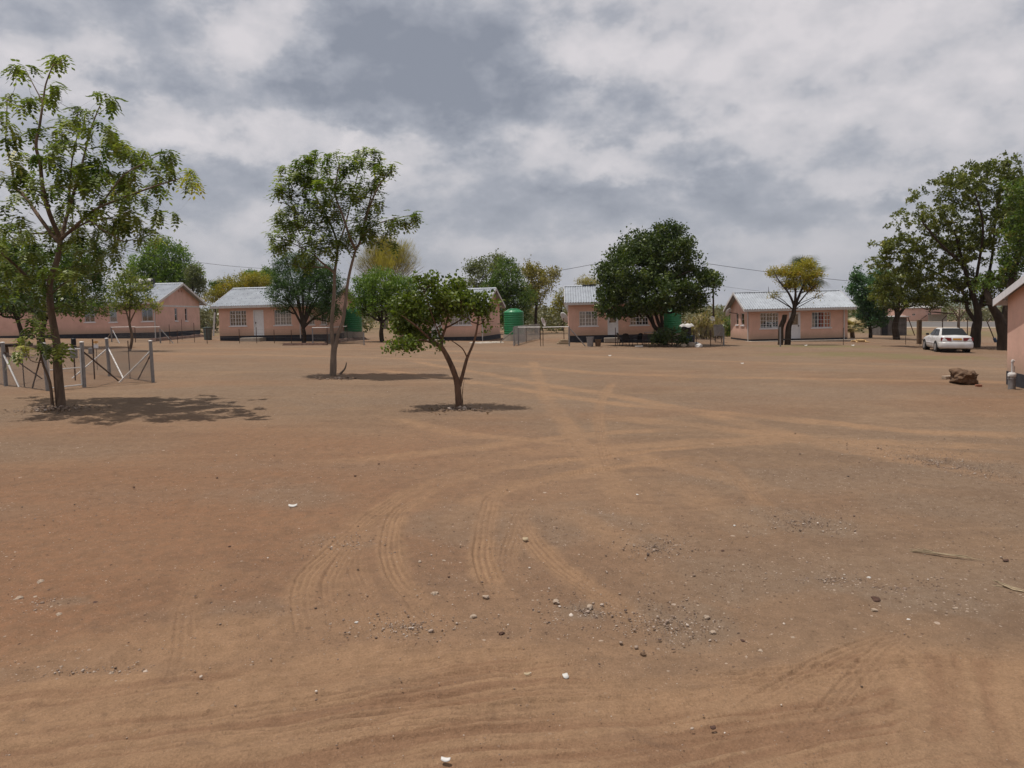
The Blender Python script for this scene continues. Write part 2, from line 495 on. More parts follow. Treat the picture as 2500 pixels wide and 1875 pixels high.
def blob_points(rs, blobs, n, Y0, shell=0.55):
    """blobs: (px, py, rx_px, ry_px[, dy[, weight]]) -> world points spread through ellipsoids at depth Y0+dy"""
    w = np.array([b[2] * b[3] * (b[5] if len(b) > 5 else 1) for b in blobs], float); w /= w.sum()
    cnt = np.maximum(1, np.round(w * n).astype(int)); out = []
    for b, c in zip(blobs, cnt):
        dy = b[4] if len(b) > 4 else 0
        Y = Y0 + dy; C = P(b[0], b[1], Y); rx = b[2] / ppm(Y); rz = b[3] / ppm(Y)
        d = rs.normal(size=(c, 3)); d /= np.linalg.norm(d, axis=1)[:, None]
        r = (shell + (1 - shell) * rs.uniform(0, 1, c)) if shell > 0 else rs.uniform(0, 1, c) ** (1 / 3)
        q = d * r[:, None] * np.array([rx, min(rx, 1.2 * (rx + rz) / 2), rz])
        out.append(q + np.array(C))
    return np.concatenate(out)

def tree(name, label, base, stems, blobs, leaf, style, n=150, bark='bark', group=None, cat='tree', seed=1,
         shell=0.45, tipr=0.006, expo=0.42, bend=0.18, extra_tips=None, leafkw=None, minr=0.0, bury=0.12, slim=1.0):
    """base: world point; stems: list of (pts, r0, r1, parent_stem_index, parent_node) in world coords"""
    rs = np.random.default_rng(seed); B = np.array(base, float)
    sk = Skel(); ends = []
    for (pts, r0, r1, par) in stems:
        r0 *= slim; r1 *= slim
        pr = -1
        q = [np.array(p, float) for p in pts]
        if par is None:
            q[0] = q[0] - np.array([0, 0, bury])
        else:
            A = np.array(sk.p); pr = int(np.argmin(np.linalg.norm(A - q[0], axis=1)))
        ends.append(sk.smooth_line(q, r0, r1, pr, 4, skip_first=par is not None))
    tips = blob_points(rs, blobs, n, B[1], shell) if blobs else np.zeros((0, 3))
    if extra_tips is not None: tips = np.concatenate([tips, np.asarray(extra_tips)])
    sk.grow(tips, rs, bend)
    V, F = sk.mesh(tipr, expo, 8, minr)
    t = thing(name, label, cat, tuple(B), 0, group)
    np_mesh('trunk', V - B, F, M[bark], t, smooth=True)
    kw = leafkw or {}
    if style == 'rosette': W, FF, tt = leaves_rosette(rs, tips, **kw)
    else: W, FF, tt = leaves_clump(rs, tips, **kw)
    keep = None
    np_mesh('crown', W - B, FF, L[leaf], t, tint=tt)
    return t
# ---------------------------------------------------------------- ground
def vnoise(x, y, seed=0):
    xi = np.floor(x).astype(np.int64); yi = np.floor(y).astype(np.int64)
    fx = x - xi; fy = y - yi; fx = fx * fx * (3 - 2 * fx); fy = fy * fy * (3 - 2 * fy)
    def h(a, b):
        n = (a * 374761393 + b * 668265263 + seed * 1442695041) & 0xffffffff
        n = ((n ^ (n >> 13)) * 1274126177) & 0xffffffff
        return ((n ^ (n >> 16)) & 0xffff) / 65535.0
    a = h(xi, yi); b = h(xi + 1, yi); c = h(xi, yi + 1); d = h(xi + 1, yi + 1)
    return (a * (1 - fx) + b * fx) * (1 - fy) + (c * (1 - fx) + d * fx) * fy

def fbm(x, y, s, o=4, seed=0):
    v = 0; a = 0.5; t = 0
    for i in range(o):
        v = v + a * vnoise(x * s + 17.3 * i, y * s - 9.1 * i, seed + i); t += a; a *= 0.5; s *= 2.03
    return v / t

TRACKS = [
    ([(900, 1010), (1150, 1060), (1420, 1090), (1700, 1150), (2000, 1230)], 'flat', .15, .8),
    ([(1300, 880), (1330, 960), (1400, 1060), (1500, 1180), (1560, 1300)], 'flat', .14, .8),
    ([(700, 1130), (900, 1120), (1150, 1095), (1450, 1060), (1800, 1045)], 'flat', .15, .8),
    ([(1250, 1220), (1400, 1260), (1520, 1330), (1600, 1420)], 'flat', .13, .7),
    ([(1100, 1330), (1130, 1260), (1220, 1200), (1400, 1165), (1700, 1150)], 'flat', .12, .8),
    ([(700, 1370), (850, 1290), (980, 1240), (1150, 1200)], 'flat', .14, .8),  # (pixel polyline on the ground, kind, half width, strength)
    ([(2000, 1078), (1700, 1092), (1450, 1118), (1250, 1140), (1100, 1180), (1011, 1227), (968, 1255), (953, 1303), (950, 1353), (968, 1407), (1000, 1447), (1040, 1495), (1110, 1560), (1220, 1640)], 'rib', .13, 1.0),
    ([(1250, 1125), (1050, 1180), (950, 1235), (860, 1300), (785, 1368), (747, 1418), (736, 1462), (743, 1510), (765, 1580), (810, 1660)], 'rib', .13, 1.0),
    ([(1000, 1225), (900, 1295), (835, 1368), (808, 1425), (816, 1480), (825, 1530), (850, 1600)], 'rib', .12, .8),
    ([(930, 1300), (880, 1345), (868, 1380), (878, 1415), (895, 1455), (920, 1500), (980, 1570)], 'rib', .12, .8),
    ([(1800, 1110), (1600, 1130), (1450, 1148), (1330, 1170), (1217, 1205), (1190, 1255), (1181, 1317), (1177, 1353), (1195, 1411), (1236, 1466), (1310, 1540), (1420, 1610)], 'rib', .14, 1.0),
    ([(1230, 1225), (1275, 1281), (1315, 1335), (1369, 1389), (1445, 1438), (1560, 1520), (1700, 1600)], 'rib', .13, .9),
    ([(1380, 1200), (1290, 1235), (1257, 1302), (1240, 1370), (1268, 1425), (1320, 1468)], 'rib', .12, .6),
    ([(770, 1405), (917, 1425), (1025, 1447), (1206, 1450), (1330, 1440)], 'rib', .12, .5),
    ([(560, 1360), (506, 1399), (475, 1450), (458, 1507), (456, 1557), (450, 1610), (440, 1690)], 'rib', .13, .9),
    ([(1700, 1090), (1792, 1155), (1860, 1230), (1928, 1274), (1985, 1306)], 'rib', .13, .7),
    ([(1560, 1180), (1578, 1228), (1600, 1268), (1645, 1312)], 'rib', .13, .8),
    ([(1500, 930), (1465, 991), (1476, 1104), (1521, 1183)], 'rib', .14, .6),
    ([(900, 900), (1100, 925), (1300, 955), (1500, 985), (1800, 1012), (2200, 1050), (2600, 1066)], 'flat', .2, 1.0),
    ([(1000, 880), (1250, 925), (1600, 985), (1900, 1056), (2150, 1112), (2600, 1190)], 'flat', .2, .9),
    ([(1100, 1165), (1250, 1112), (1600, 1085), (2000, 1075), (2600, 1100)], 'flat', .2, .9),
    ([(1400, 1010), (1700, 1040), (2100, 1090), (2600, 1130)], 'flat', .25, .8),
    ([(300, 862), (700, 868), (1100, 880), (1500, 912), (2000, 925), (2600, 935)], 'flat', .3, .8),
    ([(400, 850), (800, 852), (1200, 860), (1700, 880), (2600, 905)], 'flat', .4, .6),
    ([(1600, 1160), (1750, 1240), (1830, 1300), (1960, 1360)], 'flat', .18, .7),
    ([(-300, 1700), (0, 1640), (500, 1572), (1000, 1515), (1400, 1478)], 'flat', .25, .9),
    ([(-200, 1765), (0, 1735), (450, 1672), (848, 1617), (1300, 1566), (1700, 1548)], 'rib', .12, .7),
    ([(-200, 1800), (0, 1770), (450, 1705), (900, 1640), (1400, 1590), (1900, 1580)], 'rib', .12, .8),
    ([(-200, 1870), (0, 1843), (450, 1765), (848, 1701), (1300, 1638), (1800, 1610)], 'rib', .13, 1.0),
    ([(-100, 1900), (113, 1872), (565, 1786), (1000, 1722), (1400, 1680), (1900, 1650), (2600, 1600)], 'rib', .13, 1.0),
    ([(200, 1900), (500, 1840), (900, 1775), (1400, 1725), (2000, 1690)], 'rib', .12, .9),
    ([(500, 1900), (900, 1830), (1400, 1770), (1800, 1760)], 'rib', .12, .8),
    ([(1300, 1895), (1600, 1830), (1900, 1800), (2200, 1790), (2600, 1770)], 'lug', .16, .9),
    ([(1620, 1900), (1800, 1750), (1980, 1640), (2150, 1570), (2400, 1520)], 'rib', .11, 1.0),
    ([(1880, 1900), (2040, 1720), (2130, 1620), (2190, 1560), (2230, 1500)], 'rib', .11, 1.0),
    ([(1500, 1600), (1700, 1640), (1950, 1680), (2200, 1740), (2400, 1820), (2560, 1900)], 'rib', .14, 1.0),
    ([(1300, 1600), (1480, 1660), (1620, 1740), (1720, 1850), (1760, 1900)], 'rib', .13, .8),
    ([(2050, 1560), (2100, 1660), (2140, 1780), (2160, 1900)], 'lug', .16, .9),
    ([(1200, 1650), (1600, 1700), (2000, 1640), (2400, 1600), (2700, 1580)], 'lug', .15, .7),
    ([(2600, 1700), (2350, 1690), (2000, 1740), (1700, 1800), (1300, 1830)], 'lug', .15, .7),
]
PATCHES = [(1000, 1532, 160, 34), (1420, 1500, 90, 32), (1640, 1530, 190, 58), (2040, 1425, 130, 32), (2260, 1455, 170, 42),
           (150, 1475, 140, 30), (240, 1650, 200, 34), (1600, 1340, 100, 28), (880, 1335, 130, 30), (1950, 1280, 170, 40), (2350, 1150, 200, 70),
           (1450, 1260, 120, 24)]

def catmull(pts, step=0.12):
    pts = [np.array(p) for p in pts]; out = []
    n = len(pts)
    for i in range(n - 1):
        p0 = pts[max(i - 1, 0)]; p1 = pts[i]; p2 = pts[i + 1]; p3 = pts[min(i + 2, n - 1)]
        k = max(2, int(np.linalg.norm(p2 - p1) / step))
        for q in range(k):
            t = q / k
            out.append(0.5 * ((2 * p1) + (-p0 + p2) * t + (2 * p0 - 5 * p1 + 4 * p2 - p3) * t * t + (-p0 + 3 * p1 - 3 * p2 + p3) * t ** 3))
    out.append(pts[-1]); return np.array(out)

def patch_world(p):
    a = G(p[0], p[1]); hi = G(p[0], p[1] - p[3]); lo = G(p[0], p[1] + p[3])
    rx = p[2] / ppm(a.y); ry = (hi.y - lo.y) / 2
    return a.x, (hi.y + lo.y) / 2, rx, ry

def build_ground():
    dense = np.arange(-41.0, 41.01, 0.085); left = np.arange(41 + 4, 180.1, 4.5)
    th = np.radians(np.concatenate([dense, left, np.arange(-180 + 4.5, -41.5, 4.5)]))
    th = np.sort(th)
    rr = [0.25, 0.8, 1.5, 2.2]
    while rr[-1] < 64: rr.append(rr[-1] * 1.0036)
    while rr[-1] < 9000: rr.append(rr[-1] * 1.07)
    rr = np.array(rr)
    T, Rr = np.meshgrid(th, rr)
    X = (Rr * np.sin(T)).ravel(); Y = (Rr * np.cos(T)).ravel(); D = Rr.ravel()
    h = np.zeros_like(X); dust = np.zeros_like(X); rut = np.zeros_like(X)
    fade = np.clip(1 - (D - 30) / 40, 0, 1)
    h += (fbm(X, Y, 0.9, 3, 1) - .5) * 0.05 * fade
    h += (fbm(X, Y, 5.0, 3, 5) - .5) * 0.034 * fade
    h += (fbm(X * .6, Y, 17.0, 3, 9) - .5) * 0.012 * np.clip(1 - (D - 12) / 14, 0, 1)
    # scuffed, lumpy strip left of the tracks
    a = G(330, 1500); lum = np.exp(-(((X - a.x) / 2.3) ** 2 + ((Y - a.y) / 1.3) ** 2))
    h += lum * (np.abs(fbm(X * .55, Y * 1.3, 2.6, 4, 21) - .5)) * 0.11
    for (pts, kind, hw, st) in TRACKS:
        if kind != 'flat': hw = hw * .62
        if kind == 'lug': st = st * .45
        W = catmull([np.array(G(x, y))[:2] for x, y in pts], 0.15)
        lo = W.min(0) - hw * 2.6; hi = W.max(0) + hw * 2.6
        idx = np.nonzero((X > lo[0]) & (X < hi[0]) & (Y > lo[1]) & (Y < hi[1]) & (D < 66))[0]
        if len(idx) == 0: continue
        x = X[idx]; y = Y[idx]
        best = np.full(len(idx), 9e9); sd = np.zeros(len(idx)); al = np.zeros(len(idx)); L0 = 0; endf = np.ones(len(idx))
        tot = np.linalg.norm(np.diff(W, axis=0), axis=1).sum()
        for k in range(len(W) - 1):
            A = W[k]; B = W[k + 1]; d = B - A; l = np.linalg.norm(d) + 1e-9; u = d / l
            m = np.nonzero((np.abs(x - (A[0] + B[0]) / 2) < l / 2 + hw * 2.6) & (np.abs(y - (A[1] + B[1]) / 2) < l / 2 + hw * 2.6))[0]
            if len(m) == 0: L0 += l; continue
            rx = x[m] - A[0]; ry = y[m] - A[1]
            t = np.clip(rx * u[0] + ry * u[1], 0, l)
            s = -(rx * u[1] - ry * u[0]); dd = np.hypot(rx - t * u[0], ry - t * u[1])
            up = dd < best[m]; mm = m[up]
            best[mm] = dd[up]; sd[mm] = s[up]; al[mm] = (L0 + t)[up]; L0 += l
        ok = best < hw * 2.5
        idx = idx[ok]; best = best[ok]; sd = sd[ok]; al = al[ok]
        q = best / hw
        ef = np.clip(al / 1.6, 0, 1) * np.clip((tot - al) / 1.6, 0, 1) * np.clip(fbm(X[idx], Y[idx], .55, 3, 35) * 2.6 - .15, .5, 1)
        brk = np.clip((fbm(X[idx], Y[idx], 1.3, 2, 33) - .28) * 4, 0, 1)       # the print is broken here and there
        inside = np.clip((1.08 - q) / .16, 0, 1)
        berm = np.exp(-((q - 1.25) / .22) ** 2)
        near = np.clip(1 - (D[idx] - 11) / 12, 0, 1)
        if kind == 'rib': pat = np.cos(sd / hw * math.pi * 3.0) * 0.5
        elif kind == 'lug': pat = np.sign(np.cos(al * 2 * math.pi / .13 + np.abs(sd) * 22)) * 0.5
        else: pat = 0
        dp = 1.0 if kind != 'flat' else 0.5
        h[idx] += st * ef * (inside * (-0.008 + 0.0115 * pat * brk * near) * dp + berm * 0.007 * brk * dp)
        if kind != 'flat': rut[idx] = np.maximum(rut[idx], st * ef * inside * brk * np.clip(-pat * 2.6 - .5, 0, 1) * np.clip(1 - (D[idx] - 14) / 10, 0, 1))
        wide = np.clip((2.1 - q + (fbm(X[idx], Y[idx], 3.0, 3, 36) - .5) * 1.4) / 1.3, 0, 1) * (.9 if kind != 'flat' else .8)
        dust[idx] = np.maximum(dust[idx], st * ef * wide * (0.55 + 0.45 * brk))
    # far tracks are only wide, worn, paler bands
    # sandy drive in the foreground
    ex = np.array([G(x, y)[:] for x, y in [(-600, 1780), (0, 1662), (350, 1600), (750, 1560), (1250, 1560), (1500, 1590), (1750, 1585), (2100, 1520), (2500, 1545), (3000, 1560)]])
    yy = np.interp(X, ex[:, 0], ex[:, 1])
    sand = np.clip((yy - Y + (fbm(X, Y, 1.1, 4, 40) - .5) * .9) / .35, 0, 1)
    sand = np.where(Y > 0, sand, 1)
    dust = np.maximum(dust, sand * .85)
    g0 = G(0, 1760); g1 = G(1250, 1600); dx, dy = g1.x - g0.x, g1.y - g0.y; l_ = math.hypot(dx, dy); dx /= l_; dy /= l_
    wob = (fbm(X, Y, .5, 2, 47) - .5) * .5
    al_ = X * dx + Y * dy; ac_ = -X * dy + Y * dx + wob
    strk = fbm(al_ * .06, ac_, 7.0, 3, 44) - .5; strk2 = fbm(al_ * .05, ac_, 24.0, 2, 45) - .5
    # on the right the ruts swing away into a fan of crossing tracks
    dx2, dy2 = math.cos(rad(62)), math.sin(rad(62)); b_ = fbm(X * dx2 * .06 + Y * dy2 * .06, -X * dy2 + Y * dx2, 8.0, 3, 46) - .5
    mixr = np.clip((X - .8) / 1.5 + (fbm(X, Y, .8, 2, 48) - .5) * 2, 0, 1)
    nearf = np.clip(1 - D / 10, 0, 1) ** .5
    ss = strk * (1 - mixr) + b_ * mixr * .9
    ln1 = fbm(al_ * .045, ac_, 15.0, 2, 71) - .5; ln2 = fbm((X * dx2 + Y * dy2) * .05, -X * dy2 + Y * dx2, 12.0, 2, 72) - .5
    ln3 = fbm((X * .9 + Y * -.42) * .05, X * .42 + Y * .9, 12.0, 2, 73) - .5
    gate = np.clip((fbm(X, Y, .7, 3, 74) - .38) * 5, 0, 1); gate2 = np.clip((fbm(X, Y, .8, 3, 75) - .46) * 6, 0, 1)
    thin = np.maximum(np.exp(-(ln1 / .045) ** 2) * (1 - mixr * .8) * gate, np.maximum(np.exp(-(ln2 / .045) ** 2) * mixr * gate2, np.exp(-(ln3 / .045) ** 2) * mixr * (1 - gate2) * gate))
    h += sand * nearf * (ss * .040 + strk2 * (1 - mixr) * .020 - thin * .011)
    streak = np.clip(.42 - (ss * 1.6 + strk2 * 1.0 * (1 - mixr)) + thin * .42, 0, 1) * sand
    grav = np.zeros_like(X)
    for p in PATCHES:
        cx, cy, rx, ry = patch_world(p)
        g = 1 - np.sqrt(((X - cx) / rx) ** 2 + ((Y - cy) / ry) ** 2) + (fbm(X, Y, 1.4, 5, 50) - .5) * 2.4
        grav = np.maximum(grav, np.clip(g * 2.2, 0, 1))
    for p in [(600, 1515, 260, 50), (1280, 1300, 330, 70), (700, 1210, 260, 50), (1900, 1420, 420, 60), (250, 1640, 260, 60), (1500, 1000, 300, 22), (1000, 980, 330, 22), (2300, 1250, 260, 70)]:
        cx, cy, rx, ry = patch_world(p)
        g = 1 - np.sqrt(((X - cx) / rx) ** 2 + ((Y - cy) / ry) ** 2) + (fbm(X, Y, 1.1, 5, 52) - .5) * 2.2
        grav = np.maximum(grav, np.clip(g * 1.2, 0, .75))
    base_g = np.clip((fbm(X * .7, Y * 1.5, .35, 5, 60) - .44) * 4, 0, 1) * .75
    grav = np.maximum(grav, base_g) * (1 - np.clip(dust * 1.1, 0, 1))
    a = G(330, 1250)
    red = np.exp(-(((X - a.x) / 4.5) ** 2 + ((Y - a.y) / 4.5) ** 2) * .8) + np.clip((fbm(X, Y, .22, 3, 70) - .5) * 2, 0, .4)
    red = np.clip(red, 0, 1)
    grass = np.zeros_like(X)
    for (px, py, rx, ry) in [(2080, 866, 5.5, 3.2), (2000, 845, 5, 3), (2250, 872, 4.0, 2.4), (2430, 800, 9, 30), (700, 815, 14, 9), (2270, 812, 14, 22)]:
        a = G(px, py)
        g = 1 - np.sqrt(((X - a.x) / rx) ** 2 + ((Y - a.y) / ry) ** 2) + (fbm(X, Y, .8, 3, 80) - .5) * .8
        grass = np.maximum(grass, np.clip(g * 1.6, 0, 1))
    far = np.clip((Y - 70) / 60, 0, 1) * .8; grass = np.maximum(grass, far * np.clip((fbm(X, Y, .05, 3, 90) - .35) * 3, 0, 1))
    Z = -SL * np.clip(X, -500, 500) + h
    nr, ntz = len(rr), len(th)
    i = np.arange(nr - 1)[:, None] * ntz; j = np.arange(ntz)[None]; j2 = (j + 1) % ntz
    F = np.stack([i + j, i + ntz + j, i + ntz + j2, i + j2], 2).reshape(-1, 4)
    V = np.stack([X, Y, Z], 1)
    c = len(V); V = np.vstack([V, [0, 0, 0]])
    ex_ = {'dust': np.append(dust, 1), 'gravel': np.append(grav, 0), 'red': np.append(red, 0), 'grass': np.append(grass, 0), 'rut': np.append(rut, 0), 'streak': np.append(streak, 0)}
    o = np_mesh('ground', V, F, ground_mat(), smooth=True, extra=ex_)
    tag(o, kind='structure')
    return X, Y, Z, th, rr

def ground_mat():
    m, nt, b, out = newmat('bare earth')
    tc = N(nt, 'NewGeometry').outputs['Position']
    def att(n):
        a = N(nt, 'Attribute'); a.attribute_name = n; return a.outputs['Fac']
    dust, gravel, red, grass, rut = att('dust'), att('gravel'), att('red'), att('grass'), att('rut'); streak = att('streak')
    nL = noise(nt, tc, 0.16, 5, 0.6, 0.4); nM = noise(nt, tc, 1.1, 6, 0.65, 0.3); nS = noise(nt, tc, 9, 6, 0.7); nF = noise(nt, tc, 70, 4, 0.75)
    st = N(nt, 'Mapping'); st.inputs['Scale'].default_value = (.25, 1.3, 1); nt.links.new(tc, st.inputs[0])
    nW = noise(nt, st.outputs[0], 0.7, 6, 0.7, 1.2)
    c = ramp(nt, nL, [(0.30, (0.170, 0.114, 0.075)), (0.7, (0.244, 0.165, 0.107))])
    c = mix(nt, ramp(nt, nM, [(0.35, 0.0), (0.75, 0.7)]), c, (0.155, 0.103, 0.070))
    c = mix(nt, ramp(nt, nW, [(0.48, 0.0), (0.72, 0.65)]), c, (0.268, 0.177, 0.110))
    c = mix(nt, math_(nt, 'MULTIPLY', red, ramp(nt, nS, [(0.3, .45), (0.7, 1.0)])), c, (0.225, 0.120, 0.068))
    c = mix(nt, math_(nt, 'MULTIPLY', gravel, ramp(nt, nS, [(0.35, 0.35), (0.65, 1.0)])), c, (0.195, 0.140, 0.098))
    c = mix(nt, math_(nt, 'MULTIPLY', dust, ramp(nt, nM, [(0.25, 0.6), (0.6, 1.0)])), c, (0.296, 0.184, 0.108))
    c = mix(nt, ramp(nt, streak, [(0.40, 0.0), (0.80, 0.8)]), c, (0.205, 0.118, 0.071))
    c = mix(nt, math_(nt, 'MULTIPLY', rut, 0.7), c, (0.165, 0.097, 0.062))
    c = mix(nt, math_(nt, 'MULTIPLY', grass, ramp(nt, nM, [(0.3, 0.25), (0.62, 0.95)])), c, (0.155, 0.135, 0.062))
    # scattered grit: tiny pale and dark grains
    vo = N(nt, 'TexVoronoi'); vo.inputs['Scale'].default_value = 26; nt.links.new(tc, vo.inputs['Vector'])
    sel = N(nt, 'SeparateColor'); nt.links.new(vo.outputs['Color'], sel.inputs[0])
    size = math_(nt, 'MULTIPLY', sel.outputs[1], 0.30)
    dot = math_(nt, 'LESS_THAN', vo.outputs['Distance'], size)
    dens = math_(nt, 'ADD', math_(nt, 'MULTIPLY', gravel, 0.34), 0.075)
    pale = math_(nt, 'MULTIPLY', dot, math_(nt, 'LESS_THAN', sel.outputs[0], dens))
    dark = math_(nt, 'MULTIPLY', dot, math_(nt, 'GREATER_THAN', sel.outputs[0], math_(nt, 'SUBTRACT', 1.0, math_(nt, 'MULTIPLY', dens, 1.3))))
    keep = math_(nt, 'SUBTRACT', 1.0, math_(nt, 'MULTIPLY', dust, 0.85))
    c = mix(nt, math_(nt, 'MULTIPLY', math_(nt, 'MULTIPLY', pale, keep), 0.8), c, (0.42, 0.33, 0.26))
    c = mix(nt, math_(nt, 'MULTIPLY', math_(nt, 'MULTIPLY', dark, keep), 0.8), c, (0.08, 0.05, 0.038))
    vo3 = N(nt, 'TexVoronoi'); vo3.inputs['Scale'].default_value = 75; nt.links.new(tc, vo3.inputs['Vector'])
    s3 = N(nt, 'SeparateColor'); nt.links.new(vo3.outputs['Color'], s3.inputs[0])
    d3 = math_(nt, 'MULTIPLY', math_(nt, 'LESS_THAN', vo3.outputs['Distance'], 0.30), math_(nt, 'GREATER_THAN', s3.outputs[0], 0.78))
    c = mix(nt, math_(nt, 'MULTIPLY', d3, math_(nt, 'MULTIPLY', keep, 0.55)), c, ramp(nt, s3.outputs[2], [(0.4, (0.07, 0.045, 0.034)), (0.7, (0.46, 0.36, 0.28))]))
    vo2 = N(nt, 'TexVoronoi'); vo2.inputs['Scale'].default_value = 5.0; nt.links.new(tc, vo2.inputs['Vector'])
    s2 = N(nt, 'SeparateColor'); nt.links.new(vo2.outputs['Color'], s2.inputs[0])
    d2 = math_(nt, 'MULTIPLY', math_(nt, 'LESS_THAN', vo2.outputs['Distance'], math_(nt, 'MULTIPLY', s2.outputs[1], 0.12)), math_(nt, 'GREATER_THAN', s2.outputs[0], 0.55))
    c = mix(nt, math_(nt, 'MULTIPLY', d2, math_(nt, 'MULTIPLY', keep, 0.75)), c, ramp(nt, s2.outputs[2], [(0.45, (0.07, 0.045, 0.035)), (0.75, (0.45, 0.36, 0.29))]))
    c = mix(nt, 1.0, c, ramp(nt, nF, [(0.25, (0.74, 0.74, 0.74)), (0.75, (1.22, 1.22, 1.22))]), 'MULTIPLY')
    c = mix(nt, 1.0, c, ramp(nt, nS, [(0.3, (0.86, 0.85, 0.84)), (0.7, (1.10, 1.10, 1.10))]), 'MULTIPLY')
    sp2 = N(nt, 'Mapping'); sp2.inputs['Scale'].default_value = (.5, 1.0, 1); nt.links.new(tc, sp2.inputs[0])
    c = mix(nt, ramp(nt, noise(nt, sp2.outputs[0], 3.2, 6, 0.75, 0.6), [(0.56, 0.0), (0.72, 0.55)]), c, (0.135, 0.085, 0.058))
    nt.links.new(c, b.inputs['Base Color']); b.inputs['Roughness'].default_value = 0.95; b.inputs['Specular IOR Level'].default_value = 0.1
    bp = N(nt, 'Bump'); bp.inputs['Strength'].default_value = 0.8; bp.inputs['Distance'].default_value = 0.03
    hh = math_(nt, 'ADD', math_(nt, 'MULTIPLY', nF, 0.5), math_(nt, 'MULTIPLY', math_(nt, 'ADD', pale, dark), 0.8))
    hh = math_(nt, 'ADD', hh, math_(nt, 'MULTIPLY', nS, 1.2))
    nt.links.new(hh, bp.inputs['Height']); nt.links.new(bp.outputs[0], b.inputs['Normal'])
    return m

# ---------------------------------------------------------------- sky and sun
SKY_B = 0.17; SPOT_K = 1.05; SUN_E = 3.7; EXPO = 0.05
SUN_EL = rad(75); SUN_DIR = Vector((-math.cos(rad(8)), math.sin(rad(8)), 0)) * math.cos(SUN_EL) + Vector((0, 0, math.sin(SUN_EL)))

